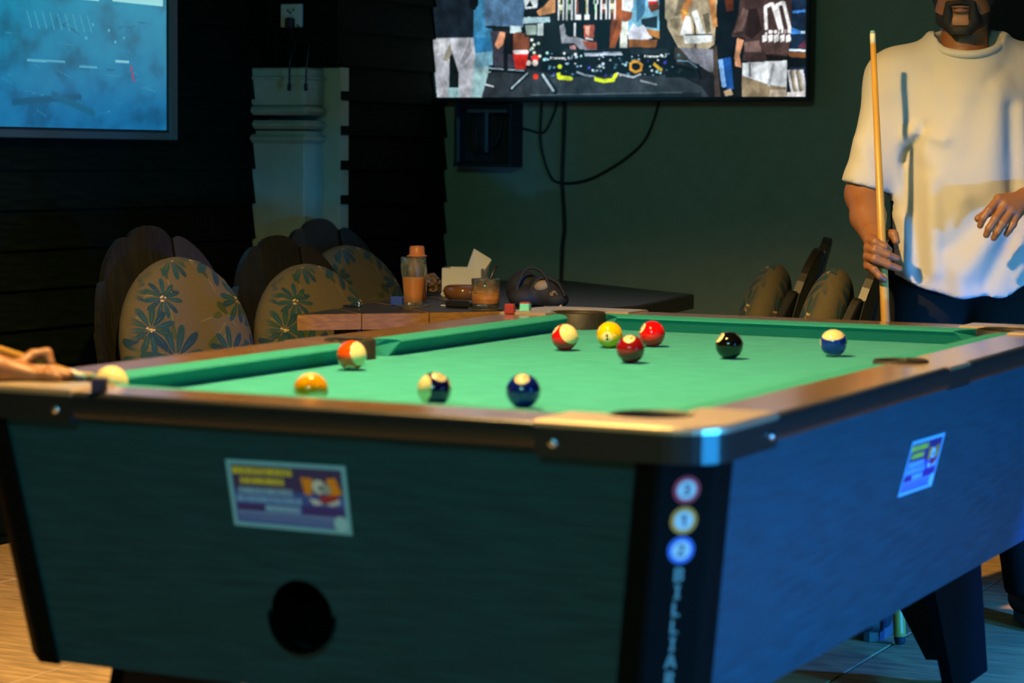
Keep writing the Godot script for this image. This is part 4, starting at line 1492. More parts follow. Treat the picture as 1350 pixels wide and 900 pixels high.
func blue_picture(im: Image) -> void:
	# a hazy blue picture: four pale window panes at the top, faint furniture, a small red mark
	var w := im.get_width()
	var h := im.get_height()
	var nz := FastNoiseLite.new()
	nz.seed = 8
	nz.frequency = 0.012
	nz.fractal_octaves = 5
	var top := Color.html("1fa6c4")
	var mid := Color.html("0684ab")
	var low := Color.html("1270a8")
	for y in h:
		var v := float(y) / h
		for x in w:
			var n := nz.get_noise_2d(x, y * 1.4)
			var c := top.lerp(mid, smoothstep(0.35, 0.68, v)).lerp(low, smoothstep(0.65, 1.0, v))
			c = c.lerp(Color.html("30b4cc"), 0.30 * maxf(n, 0.0)).darkened(0.35 * maxf(-n, 0.0))
			im.set_pixel(x, y, c)
	var r := RandomNumberGenerator.new()
	r.seed = 12
	for k in 4:      # the panes
		var x := 70 + k * 148
		im.fill_rect(Rect2i(x, 118 - 2 * k, 118, 82), Color.html("9fe6ea"))
		for j in 40:
			im.fill_rect(Rect2i(x + r.randi_range(2, 108), 120 - 2 * k + r.randi_range(0, 72), r.randi_range(4, 10), 4), Color.html(["c8f4f4", "80d4dc", "b4ecee"][j % 3]))
	for k in 50:     # faint highlights and edges
		var x := r.randf_range(10, 600)
		var y := r.randf_range(208, 345)
		var l := r.randf_range(6, 40)
		pline(im, ["2a92b8", "1f86b0", "3a9cc0", "0a6088"][k % 4], 1, [x, y, x + l, y + r.randf_range(-4, 10)])
	for k in 9:
		pline(im, "4aa6c0", 2, [330 + k * 16, 216, 340 + k * 16, 238])
	for q in [[470, 226], [505, 232], [540, 240], [455, 244], [520, 246]]:
		dots(im, "4fb4d0", 2, q)
	pline(im, "8fd4e4", 3, [520, 272, 552, 272])
	pline(im, "a04a70", 4, [556, 276, 562, 295])
	pline(im, "5fb4d0", 3, [330, 278, 410, 276])
	pline(im, "5fb4d0", 3, [440, 282, 480, 281])
	pline(im, "0a5a80", 8, [300, 330, 440, 320])
	pline(im, "0d668c", 9, [380, 318, 470, 340])


func wall_boxes() -> void:
	var t := thing("wall_box", "black metal box with an open front on the green wall below the television", "box", Vector3(-2.135, 1.128, -3.80))
	put("back", bx(Vector3(0.235, 0.235, 0.03), 0.002, Vector3(0, 0.1175, 0.02)), M.matte_black, t)
	for s in [-1.0, 1.0]:
		put("side", bx(Vector3(0.012, 0.235, 0.10), 0.002, Vector3(s * 0.112, 0.1175, 0.055)), M.matte_black, t)
	put("shelf", bx(Vector3(0.235, 0.012, 0.11), 0.002, Vector3(0, 0.006, 0.06)), M.matte_black, t)
	put("upright", bx(Vector3(0.013, 0.16, 0.008), 0.001, Vector3(-0.098, 0.10, 0.112)), M.grey_metal, t)
	put("upright", bx(Vector3(0.013, 0.15, 0.008), 0.001, Vector3(0.018, 0.13, 0.108)), M.grey_metal, t)
	put("bracket", bx(Vector3(0.16, 0.012, 0.02), 0.002, Vector3(0.02, 0.205, 0.10)), M.grey_metal, t)
	var st := nst(true)
	tube(st, curve([Vector3(-0.07, 0.20, 0.06), Vector3(-0.04, 0.14, 0.08), Vector3(-0.035, 0.07, 0.07), Vector3(-0.03, 0.03, 0.05)]), 0.004, 0.004, 6)
	tube(st, curve([Vector3(0.06, 0.20, 0.06), Vector3(0.05, 0.10, 0.08), Vector3(0.0, 0.06, 0.08), Vector3(-0.05, 0.055, 0.08)]), 0.004, 0.004, 6)
	put("wires", done(st), M.cable, t)
	t = thing("loudspeaker", "black loudspeaker box on the green wall behind the bearded man's shoulder", "loudspeaker", Vector3(-0.02, 1.50, -3.80))
	put("cabinet", bx(Vector3(0.40, 0.62, 0.26), 0.012, Vector3(0, 0.31, 0.14)), M.matte_black, t)
	put("grille", bx(Vector3(0.37, 0.59, 0.012), 0.004, Vector3(0, 0.31, 0.276)), tmat(grain(64, 64, lin(0.004, 0.005, 0.004), lin(0.014, 0.018, 0.014), 0.5, 0.5, 31, 1.2), 8.0, 0.9), t)
	for q in [
		["wall_cable", "black cable dropping straight from the television down the green wall", [Vector3(-1.845, 1.39, 0), Vector3(-1.849, 1.25, 0), Vector3(-1.853, 1.076, 0), Vector3(-1.842, 0.909, 0), Vector3(-1.852, 0.76, 0), Vector3(-1.85, 0.10, 0)], 0.0075],
		["wall_cable", "thin black cable in a wide loop below the television", [Vector3(-1.937, 1.385, 0), Vector3(-1.943, 1.228, 0), Vector3(-1.905, 1.103, 0), Vector3(-1.853, 1.072, 0), Vector3(-1.741, 1.088, 0), Vector3(-1.606, 1.161, 0), Vector3(-1.518, 1.244, 0), Vector3(-1.467, 1.385, 0)], 0.0048],
		["wall_cable", "short black cable looping from the wall box up to the television", [Vector3(-2.03, 1.275, 0), Vector3(-1.982, 1.264, 0), Vector3(-1.929, 1.258, 0), Vector3(-1.89, 1.325, 0), Vector3(-1.872, 1.385, 0)], 0.004],
	]:
		var c := nst(true)
		var pts := curve(q[2], 8)
		tube(c, pts, q[3], q[3], 8)
		tag(put(q[0], done(c), M.cable, self, Vector3(0, 0, -3.79)), q[1], "cable", "")


func lamps() -> void:
	# the warm lamp over the table hangs above the frame
	pendant(Vector3(-0.27, 2.62, 0.60), "warm bulb in a black metal shade hanging over the pool table", 12.0)
	# a low blue light bar on the right wall; the added hood keeps its light low, off the walls
	var t := thing("blue_light_bar", "low blue light bar under an added black hood on the right wall", "light panel", Vector3(4.60, 0.62, 1.1), -PI / 2)
	put("housing", bx(Vector3(0.60, 0.20, 0.03), 0.004, Vector3(0, 0, -0.005)), M.matte_black, t)
	put("hood", bx(Vector3(1.60, 0.012, 0.62), 0.002, Vector3(0, 0.008, 0.30)), M.matte_black, t)
	var m := mat(lin(0.01, 0.02, 0.06), 0.5)
	m.emission_enabled = true
	m.emission = Color.html("2a6cff")
	m.emission_energy_multiplier = 3.0
	put("diffuser", bx(Vector3(0.44, 0.12, 0.01), 0.002, Vector3(0, -0.06, 0.014)), m, t)
	var l := AreaLight3D.new()
	l.name = "led_panel_light"
	l.area_size = Vector2(0.44, 0.12)
	l.light_color = Color(lin(0.02, 0.36, 1.0))
	l.light_energy = BLUE
	add_child(l)
	l.position = Vector3(4.57, 0.56, 1.1)
	l.rotation.y = PI / 2
	l.shadow_enabled = true
	# a small blue glowing square added further up, only for its glint on the balls
	t = thing("glint_panel", "small blue glowing square added on the dark right wall for glints", "sign", Vector3(4.60, 1.55, 1.3), -PI / 2)
	put("frame", bx(Vector3(0.34, 0.34, 0.03), 0.004, Vector3(0, 0, -0.005)), M.matte_black, t)
	m = mat(lin(0.01, 0.02, 0.06), 0.5)
	m.emission_enabled = true
	m.emission = Color.html("3a80ff")
	m.emission_energy_multiplier = 9.0
	put("diffuser", bx(Vector3(0.30, 0.30, 0.01), 0.002, Vector3(0, 0, 0.014)), m, t)
	l = AreaLight3D.new()
	l.name = "glint_panel_light"
	l.area_size = Vector2(0.30, 0.30)
	l.light_color = Color(lin(0.04, 0.30, 1.0))
	l.light_energy = 1.5
	add_child(l)
	l.position = Vector3(4.57, 1.55, 1.3)
	l.rotation.y = PI / 2
	l.shadow_enabled = true
	# a blue spot standing low on the floor to the right of the bearded man
	t = thing("floor_spotlight", "small blue spotlight can standing on the floor right of the bearded man", "spotlight", Vector3(1.50, 0, -1.22))
	var aim := Basis.looking_at(Vector3(-1.3, -0.26, -0.20))
	var st := nst(true)
	lathe(st, [Vector2(0.0, -0.12), Vector2(0.05, -0.12), Vector2(0.055, 0.05), Vector2(0.050, 0.05), Vector2(0.046, -0.08), Vector2(0, -0.085)], 24, Transform3D(aim * Basis(Vector3.RIGHT, -PI / 2), Vector3(0, 0.42, 0)))
	put("can", done(st), M.black, t)
	st = nst(true)
	lathe(st, [Vector2(0, 0), Vector2(0.12, 0), Vector2(0.12, 0.015), Vector2(0.012, 0.02), Vector2(0.012, 0.37), Vector2(0, 0.37)], 20)
	put("stand", done(st), M.black, t)
	st = nst(true)
	lathe(st, ball_profile(0.036), 16, Transform3D(Basis(), Vector3(0, 0.42, 0)))
	m = mat(lin(0.01, 0.02, 0.06), 0.5)
	m.emission_enabled = true
	m.emission = Color.html("2a6cff")
	m.emission_energy_multiplier = 4.0
	put("bulb", done(st), m, t)
	var sp := SpotLight3D.new()
	sp.name = "spot_light"
	sp.light_color = Color(lin(0.01, 0.15, 1.0))
	sp.light_energy = SPOT
	sp.light_size = 0.03
	sp.spot_angle = 35.0
	sp.spot_angle_attenuation = 0.6
	sp.spot_range = 8.0
	sp.spot_attenuation = 2.0
	sp.shadow_enabled = true
	t.add_child(sp)
	sp.transform = Transform3D(aim, Vector3(0, 0.42, 0))
	# a greenish fill panel far behind the camera, added to lift the walls
	t = thing("fill_panel", "unseen greenish fill panel added at the back of the room", "ceiling light", Vector3(1.2, 2.985, 5.4))
	put("frame", bx(Vector3(1.26, 0.03, 0.36), 0.004), M.grey_metal, t)
	m = mat(lin(0.1, 0.12, 0.1), 0.5)
	m.emission_enabled = true
	m.emission = Color(lin(0.28, 0.97, 0.84))
	m.emission_energy_multiplier = 1.2
	put("diffuser", bx(Vector3(1.20, 0.01, 0.30), 0.002, Vector3(0, -0.014, 0)), m, t)
	l = AreaLight3D.new()
	l.name = "fill_panel_light"
	l.area_size = Vector2(1.2, 0.3)
	l.light_color = Color(lin(0.28, 0.97, 0.84))
	l.light_energy = FILL
	add_child(l)
	l.position = Vector3(1.2, 2.955, 5.4)
	l.rotation.x = -PI / 2 + 0.5
	l.shadow_enabled = true


func pendant(at: Vector3, label: String, energy: float) -> void:
	var t := thing("pendant_lamp", label, "lamp", at)
	var st := nst(true)
	lathe(st, ball_profile(0.045), 24)
	var m := mat(lin(0.3, 0.25, 0.15), 0.4)
	m.emission_enabled = true
	m.emission = Color(lin(1.0, 0.66, 0.32))
	m.emission_energy_multiplier = 6.0
	put("bulb", done(st), m, t)
	st = nst(true)
	lathe(st, [Vector2(0.30, -0.15), Vector2(0.26, -0.05), Vector2(0.15, 0.10), Vector2(0.05, 0.16), Vector2(0.0, 0.165)], 32)
	lathe(st, [Vector2(0.0, 0.160), Vector2(0.047, 0.155), Vector2(0.147, 0.096), Vector2(0.257, -0.05), Vector2(0.297, -0.15)], 32)
	put("shade", done(st), M.matte_black, t)
	st = nst(true)
	tube(st, [Vector3(0, 0.16, 0), Vector3(0, 3.0 - at.y, 0)], 0.004, 0.004, 6)
	put("cord", done(st), M.cable, t)
	var l := OmniLight3D.new()
	l.name = "bulb_light"
	l.light_color = Color(lin(1.0, 0.61, 0.21))
	l.light_energy = energy
	l.light_size = 0.042
	l.omni_range = 12.0
	l.omni_attenuation = 2.0
	l.shadow_enabled = true
	t.add_child(l)


# ------------------------------------------------------------------ furniture behind the pool table
func make_chair(label: String, at: Vector3, turn: float) -> Node3D:
	var t := thing("dining_chair", label, "chair", at, turn, "")
	var tilt := Transform3D(Basis(Vector3.RIGHT, -0.24), Vector3(0, 0.40, -0.20))
	var st := nst()
	# staves with rounded heads, wrapped slightly round the sitter
	for q in [[0.0, 0.150, 0.0, 0.0], [-0.142, 0.126, 0.020, 0.20], [0.142, 0.126, 0.020, -0.20], [-0.236, 0.066, 0.056, 0.45], [0.236, 0.066, 0.056, -0.45]]:
		st = nst()
		var w: float = q[1] * 0.5
		var pl := PackedVector2Array([Vector2(-w * 0.85, 0), Vector2(w * 0.85, 0), Vector2(w, 0.22)])
		for k in range(0, 11):
			var x := w - 2.0 * w * k / 10.0
			var u: float = clampf((q[0] + x) / 0.285, -1.0, 1.0)
			var y := 0.585 * pow(1.0 - u * u, 0.42)
			# each stave has its own slightly rounded head
			y -= 0.022 * pow(absf(x / w), 4.0)
			pl.append(Vector2(x, maxf(y, 0.26)))
		pl.append(Vector2(-w, 0.22))
		extrude(st, pl, -0.013, 0.013, 0.004)
		# the outline is drawn on the ground: stand it up, turn it and lean it back
		var stand := Transform3D(Basis(Vector3.RIGHT, -PI / 2), Vector3.ZERO)
		stand = Transform3D(Basis(Vector3(1, 0, 0), Vector3(0, 0, 1), Vector3(0, 1, 0)), Vector3.ZERO)
		stand.basis = Basis(Vector3(1, 0, 0), Vector3(0, 0, -1), Vector3(0, 1, 0))
		var o := put("back_stave", done(st), M.wood, t)
		o.transform = tilt * Transform3D(Basis(Vector3.UP, q[3]), Vector3(q[0], 0, q[2])) * stand
	st = nst()
	box(st, Vector3(0, 0.385, 0.03), Vector3(0.48, 0.05, 0.48), 0.01)
	put("seat_frame", done(st), M.wood, t)
	st = nst(true)
	var f := Field.new(Vector3(-0.28, 0.38, -0.24), Vector3(0.28, 0.52, 0.32), 0.016)
	f.cap(Vector3(-0.20, 0.44, -0.16), Vector3(0.20, 0.44, -0.16), 0.04, 0.04, 0.03)
	f.cap(Vector3(-0.20, 0.44, 0.22), Vector3(0.20, 0.44, 0.22), 0.04, 0.04, 0.03)
	f.ell(Vector3(0, 0.44, 0.03), Vector3(0.25, 0.045, 0.24), 0.03)
	f.mesh(st)
	put("seat_cushion", done(st), M.floral, t)
	# thick domed back pad
	st = nst(true)
	var g := Field.new(Vector3(-0.28, -0.04, -0.10), Vector3(0.28, 0.50, 0.14), 0.013)
	for z in g.nz:
		for y in g.ny:
			for x in g.nx:
				var p := g.o + Vector3(x, y, z) * g.h
				var e := Vector2(p.x / 0.225, maxf(p.y - 0.16, 0.0) / 0.275)
				var d := (e.length() - 1.0) * 0.22
				d = maxf(d, -p.y)
				var thick := 0.072 * sqrt(clampf(1.0 - pow(maxf(e.length(), 0.0), 4.0), 0.02, 1.0))
				var dz := absf(p.z) - thick
				g.f[(z * g.ny + y) * g.nx + x] = maxf(d, dz)
	g.mesh(st)
	var pad := put("back_pad", done(st), M.floral, t)
	pad.transform = tilt * Transform3D(Basis(), Vector3(0, 0.03, 0.125))
	for q in [Vector3(-0.22, 0, 0.24), Vector3(0.22, 0, 0.24), Vector3(-0.22, 0, -0.18), Vector3(0.22, 0, -0.18)]:
		put("leg", bx(Vector3(0.05, 0.362, 0.05), 0.005, Vector3(0, 0.181, 0)), M.wood, t, q)
	return t


func furniture() -> void:
	var chairs := [
		["floral padded chair with dark wooden stave back nearest the left edge", Vector3(-1.90, 0, -1.53), 1.20, 0.985],
		["floral padded chair beside the left corner of the wooden table", Vector3(-1.775, 0, -2.05), 1.20, 0.945],
		["shadowed floral chair between the white pilaster and the wooden table", Vector3(-2.02, 0, -2.72), 1.20, 0.98],
		["floral padded chair by the green wall, its tall stave back leaning right", Vector3(-0.79, 0, -2.62), -1.318, 0.965],
		["floral padded chair half hidden behind the cue and the bearded man", Vector3(-0.445, 0, -2.165), -1.318, 0.98],
	]
	var first: Node3D
	for q in chairs:
		var c: Node3D
		if first == null:
			first = make_chair(q[0], q[1], q[2])
			c = first
		else:
			c = first.duplicate()
			c.name = numbered("dining_chair")
			add_child(c, true)
			c.set_meta("label", q[0])
		c.position = q[1]
		c.rotation.y = q[2]
		c.scale = Vector3(1, q[3], 1)
		c.set_meta("group", "floral chairs round the wooden table")
	# heavy wooden table of planks, its sawn front end lit, the far side against the wall
	var t := thing("wooden_table", "heavy dark plank table with pale sawn ends standing against the green wall", "table", Vector3(-1.55, 0, -2.6))
	var o2 := Vector2(-1.55, -2.6)
	var outline := PackedVector2Array([Vector2(-1.631, -1.549), Vector2(-1.03, -2.21), Vector2(-0.98, -2.48), Vector2(-1.069, -3.144), Vector2(-1.80, -3.69), Vector2(-2.05, -3.45), Vector2(-1.76, -2.35)])
	var e := (Vector2(-1.03, -2.21) - Vector2(-1.631, -1.549)).normalized()
	var n := Vector2(e.y, -e.x)      # away from the sawn ends
	if n.x > 0.0:
		n = -n
	var cuts := [-1.2, 0.19, 0.394, 0.62, 2.4]
	for k in 4:
		var a: Vector2 = Vector2(-1.631, -1.549) + e * (float(cuts[k]) + 0.002) + n * -1.5
		var b: Vector2 = Vector2(-1.631, -1.549) + e * (float(cuts[k + 1]) - 0.002) + n * -1.5
		var strip := PackedVector2Array([a, b, b + n * 5.0, a + n * 5.0])
		for pl in Geometry2D.intersect_polygons(outline, strip):
			var q := PackedVector2Array()
			for v in pl:
				q.append(v - o2)
			var st := nst()
			extrude(st, q, 0.676 - 0.001 * k, 0.720 - 0.0008 * (k % 2), 0.003)
			var m := done(st)
			var p := put("plank", m, M.slab_edge if k < 3 else M.slab_top, t)
			# the top is darker than the sawn ends
			st = nst()
			var ins := Geometry2D.offset_polygon(q, -0.006)
			if ins.size():
				extrude(st, ins[0], 0.7195, 0.7212)
				put("dark_top", done(st), M.slab_top, p)
	for q in [Vector3(-1.62, 0, -1.85), Vector3(-1.25, 0, -2.3), Vector3(-1.30, 0, -3.1), Vector3(-1.95, 0, -3.1)]:
		put("leg", bx(Vector3(0.09, 0.676, 0.09), 0.006, Vector3(0, 0.338, 0)), M.wood, t, q - Vector3(-1.55, 0, -2.6))


# ------------------------------------------------------------------ what stands on the wooden table
const TOP := 0.7215

func coaster(label: String, at: Vector3) -> void:
	var st := nst()
	lathe(st, [Vector2(0, 0), Vector2(0.052, 0), Vector2(0.052, 0.003), Vector2(0, 0.003)], 28)
	tag(put("coaster", done(st), M.grey_metal, self, at), label, "coaster", "coasters under the drinks")


func table_things() -> void:
	var gp := Vector3(-1.537, TOP, -2.060)
	coaster("round dark coaster under the tall beer glass", gp)
	coaster("round dark coaster under the short tumbler", Vector3(-1.294, TOP, -2.057))
	# tall glass, more than half full of orange drink
	var t := thing("drinking_glass", "tall flared glass of cloudy orange drink on the wooden table", "glass", gp + Vector3(0, 0.0031, 0), 0, "drinks on the wooden table")
	var st := nst(true)
	lathe(st, [Vector2(0, 0), Vector2(0.027, 0), Vector2(0.0275, 0.004), Vector2(0.029, 0.035), Vector2(0.033, 0.078), Vector2(0.0375, 0.10), Vector2(0.0385, 0.118), Vector2(0.0382, 0.142), Vector2(0.0370, 0.1425), Vector2(0.0362, 0.140), Vector2(0.0365, 0.118), Vector2(0.0355, 0.10), Vector2(0.0308, 0.078), Vector2(0.0268, 0.035), Vector2(0.0252, 0.010), Vector2(0, 0.009)], 32)
	put("glass", done(st), M.glass, t)
	st = nst(true)
	lathe(st, [Vector2(0, 0.0085), Vector2(0.0255, 0.0095), Vector2(0.0271, 0.035), Vector2(0.0311, 0.078), Vector2(0.0322, 0.083), Vector2(0, 0.083)], 32)
	put("drink", done(st), M.juice, t)
	# bottle behind it
	t = thing("sauce_bottle", "bottle with an orange cap standing behind the tall glass", "bottle", Vector3(-1.687, TOP, -2.360))
	st = nst(true)
	lathe(st, [Vector2(0, 0), Vector2(0.030, 0), Vector2(0.032, 0.004), Vector2(0.032, 0.095), Vector2(0.028, 0.118), Vector2(0.018, 0.130), Vector2(0.018, 0.134), Vector2(0, 0.134)], 28)
	put("bottle_body", done(st), M.amber, t)
	st = nst(true)
	lathe(st, [Vector2(0.018, 0.133), Vector2(0.0315, 0.134), Vector2(0.0315, 0.137), Vector2(0.024, 0.140), Vector2(0.0235, 0.160), Vector2(0.0215, 0.166), Vector2(0.0, 0.168)], 28)
	put("cap", done(st), M.orange, t)
	# tumbler
	t = thing("drinking_glass", "short tumbler of orange drink with a dark straw on the wooden table", "glass", Vector3(-1.294, TOP + 0.0031, -2.057), 0, "drinks on the wooden table")
	st = nst(true)
	lathe(st, [Vector2(0, 0), Vector2(0.038, 0), Vector2(0.0405, 0.004), Vector2(0.0425, 0.085), Vector2(0.0415, 0.0865), Vector2(0.0402, 0.085), Vector2(0.0382, 0.014), Vector2(0.030, 0.010), Vector2(0, 0.012)], 32)
	put("glass", done(st), M.glass, t)
	st = nst(true)
	lathe(st, [Vector2(0, 0.0115), Vector2(0.030, 0.0100), Vector2(0.0386, 0.015), Vector2(0.0394, 0.044), Vector2(0, 0.044)], 32)
	put("drink", done(st), M.juice, t)
	st = nst(true)
	tube(st, [Vector3(-0.016, 0.025, -0.004), Vector3(0.026, 0.128, -0.018)], 0.0042, 0.0042, 8)
	tag(put("straw", done(st), M.black, self, Vector3(-1.294, TOP + 0.0031, -2.057)), "dark straw leaning in the short tumbler", "straw")
	# napkin box
	var nb := Vector3(-1.646, TOP, -2.612)
	t = thing("napkin_box", "open white napkin box behind the short tumbler", "napkin box", nb, 0.25)
	for q in [[Vector3(0.128, 0.090, 0.004), Vector3(0, 0.045, 0.055)], [Vector3(0.128, 0.090, 0.004), Vector3(0, 0.045, -0.055)], [Vector3(0.004, 0.090, 0.106), Vector3(0.062, 0.045, 0)], [Vector3(0.004, 0.090, 0.106), Vector3(-0.062, 0.045, 0)], [Vector3(0.120, 0.004, 0.106), Vector3(0, 0.002, 0)]]:
		put("panel", bx(q[0], 0.001, q[1]), M.paper, t)
	st = nst()
	for q in [[Vector3(-0.005, 0.05, 0.012), Vector3(0.046, 0.05, 0.026), Vector3(0.028, 0.152, 0.0)], [Vector3(0.046, 0.05, 0.026), Vector3(0.085, 0.118, -0.004), Vector3(0.028, 0.152, 0.0)], [Vector3(0.046, 0.05, 0.026), Vector3(0.057, 0.05, -0.01), Vector3(0.085, 0.118, -0.004)], [Vector3(-0.005, 0.05, 0.012), Vector3(0.028, 0.152, 0.0), Vector3(0.02, 0.05, -0.03)]]:
		var a: Vector3 = q[0]
		var b: Vector3 = q[1]
		var c: Vector3 = q[2]
		var nn := (b - a).cross(c - a).normalized() * 0.0007
		face(st, [a + nn, b + nn, c + nn], (a + b + c) / 3.0)
		face(st, [a - nn, b - nn, c - nn], (a + b + c) / 3.0)
	var np := put("napkin", done(st), M.paper, self, nb)
	np.rotation.y = 0.25
	tag(np, "crumpled white paper napkin standing up out of the napkin box", "napkin")
	# amber bowl, crumpled packet
	t = thing("glass_bowl", "shiny round amber glass bowl left of the napkin box", "bowl", Vector3(-1.515, TOP, -2.345))
	st = nst(true)
	lathe(st, [Vector2(0, 0), Vector2(0.035, 0), Vector2(0.055, 0.012), Vector2(0.064, 0.030), Vector2(0.060, 0.044), Vector2(0.050, 0.050), Vector2(0.046, 0.047), Vector2(0.054, 0.040), Vector2(0.056, 0.030), Vector2(0.048, 0.015), Vector2(0, 0.008)], 36)
	put("bowl", done(st), M.amber, t)
	st = nst()
	box(st, Vector3(-0.02, 0.048, 0.03), Vector3(0.05, 0.004, 0.008), 0.001, Transform3D(Basis(Vector3.BACK, 0.5), Vector3.ZERO))
	tag(put("paper_strip", done(st), M.paper, self, Vector3(-1.515, TOP, -2.345)), "thin pale paper strip lying in the amber bowl", "paper")
	st = nst()
	var r := RandomNumberGenerator.new()
	r.seed = 17
	var sph := SphereMesh.new()
	sph.radius = 0.04
	sph.height = 0.07
	sph.radial_segments = 14
	sph.rings = 8
	var arr := sph.get_mesh_arrays()
	var vs: PackedVector3Array = arr[Mesh.ARRAY_VERTEX]
	var nzz := FastNoiseLite.new()
	nzz.frequency = 22.0
	for i in arr[Mesh.ARRAY_INDEX]:
		var v := vs[i]
		st.add_vertex(v * Vector3(1.0, 0.9, 0.7) * (1.0 + 0.5 * nzz.get_noise_3dv(v)) + Vector3(0, 0.030, 0))
	tag(put("snack_packet", done(st), tmat(grain(64, 64, Color.html("2a1a20"), Color.html("b89a70"), 0.09, 0.09, 33, 1.8), 12.0, 0.3), self, Vector3(-1.775, TOP + 0.006, -2.62)), "crumpled dark snack packet behind the amber bowl", "packet")
	# black bag with beige patches and straps
	t = thing("backpack", "black bag with beige patches slumped on the wooden table right of the napkin box", "bag", Vector3(-1.235, TOP, -2.29), 0.30)
	t.scale = Vector3.ONE * 0.66
	st = nst(true)
	var f := Field.new(Vector3(-0.20, 0.0, -0.16), Vector3(0.20, 0.22, 0.16), 0.008)
	f.ell(Vector3(-0.07, 0.07, -0.05), Vector3(0.085, 0.090, 0.08), 0.03)
	f.ell(Vector3(0.035, 0.058, 0.0), Vector3(0.085, 0.080, 0.09), 0.02)
	f.ell(Vector3(0.09, 0.035, 0.05), Vector3(0.06, 0.045, 0.06), 0.02)
	f.ell(Vector3(-0.06, 0.04, 0.05), Vector3(0.07, 0.05, 0.06), 0.02)
	f.cut(Vector3(0, 0.002, 0), Vector3.DOWN)
	f.mesh(st)
	put("bag_body", done(st), M.bag, t)
	st = nst(true)
	for q in [[-0.03, 0.03], [0.03, -0.01]]:
		tube(st, curve([Vector3(-0.07 + q[0], 0.03, 0.09), Vector3(-0.02 + q[0], 0.135 + q[1], 0.06), Vector3(0.06 + q[0], 0.125 + q[1], 0.06), Vector3(0.11 + q[0], 0.05, 0.095)]), 0.007, 0.007, 8)
	put("strap", done(st), M.matte_black, t)
	st = nst(true)
	var pt := Field.new(Vector3(-0.06, 0.0, 0.0), Vector3(0.16, 0.16, 0.16), 0.005)
	pt.ell(Vector3(0.028, 0.092, 0.058), Vector3(0.040, 0.028, 0.034), 0.004, Basis(Vector3.BACK, 0.2))
	pt.mesh(st)
	put("patch", done(st), M.beige, t)
	st = nst()
	# small beige emblem: three curved bars beside short bars of lettering
	var eb := Transform3D(Basis(Vector3.RIGHT, -0.5), Vector3(0.093, 0.062, 0.104))
	for k in 3:
		tube(st, curve([eb * Vector3(-0.016 + k * 0.005, 0.012 - k * 0.003, 0.0), eb * Vector3(0.0 + k * 0.002, 0.010 - k * 0.003, 0.004), eb * Vector3(0.012, -0.006, 0.0)], 4), 0.0017, 0.0017, 5)
		box(st, Vector3(-0.014, 0.002 - 0.006 * k, 0.002), Vector3(0.018 - 0.003 * k, 0.003, 0.003), 0, eb)
	put("emblem", done(st), M.beige, t)
	# small things
	tag(put("phone_case", bx(Vector3(0.085, 0.022, 0.05), 0.006, Vector3(0, 0.011, 0)), M.black, self, Vector3(-1.385, TOP, -2.075)), "black case lying just left of the short tumbler", "case")
	tag(put("matchbox", bx(Vector3(0.038, 0.026, 0.025), 0.002, Vector3(0, 0.013, 0)), M.blue_paper, self, Vector3(-1.592, TOP, -2.065)), "small blue box beside the tall glass", "box")
	tag(put("cigarette_pack", bx(Vector3(0.058, 0.010, 0.03), 0.001, Vector3(0, 0.005, 0)), M.cream, self, Vector3(-1.17, TOP, -2.27)), "small flat cream packet in front of the black bag", "packet")
	tag(put("leaflet", bx(Vector3(0.05, 0.002, 0.03), 0, Vector3(0, 0.001, 0)), M.paper, self, Vector3(-1.452, TOP, -2.14)), "scrap of white paper between the two glasses", "paper")
	t = thing("key_fob", "small silver bead with a black tag at the left end of the wooden table", "keys", Vector3(-1.64, TOP, -1.915))
	st = nst(true)
	lathe(st, [Vector2(0, 0), Vector2(0.007, 0.001), Vector2(0.009, 0.006), Vector2(0.006, 0.010), Vector2(0.008, 0.013), Vector2(0.005, 0.018), Vector2(0, 0.019)], 16)
	put("bead", done(st), M.chrome, t)
	put("tag", bx(Vector3(0.045, 0.006, 0.014), 0.002, Vector3(-0.03, 0.003, 0.0)), M.black, t)


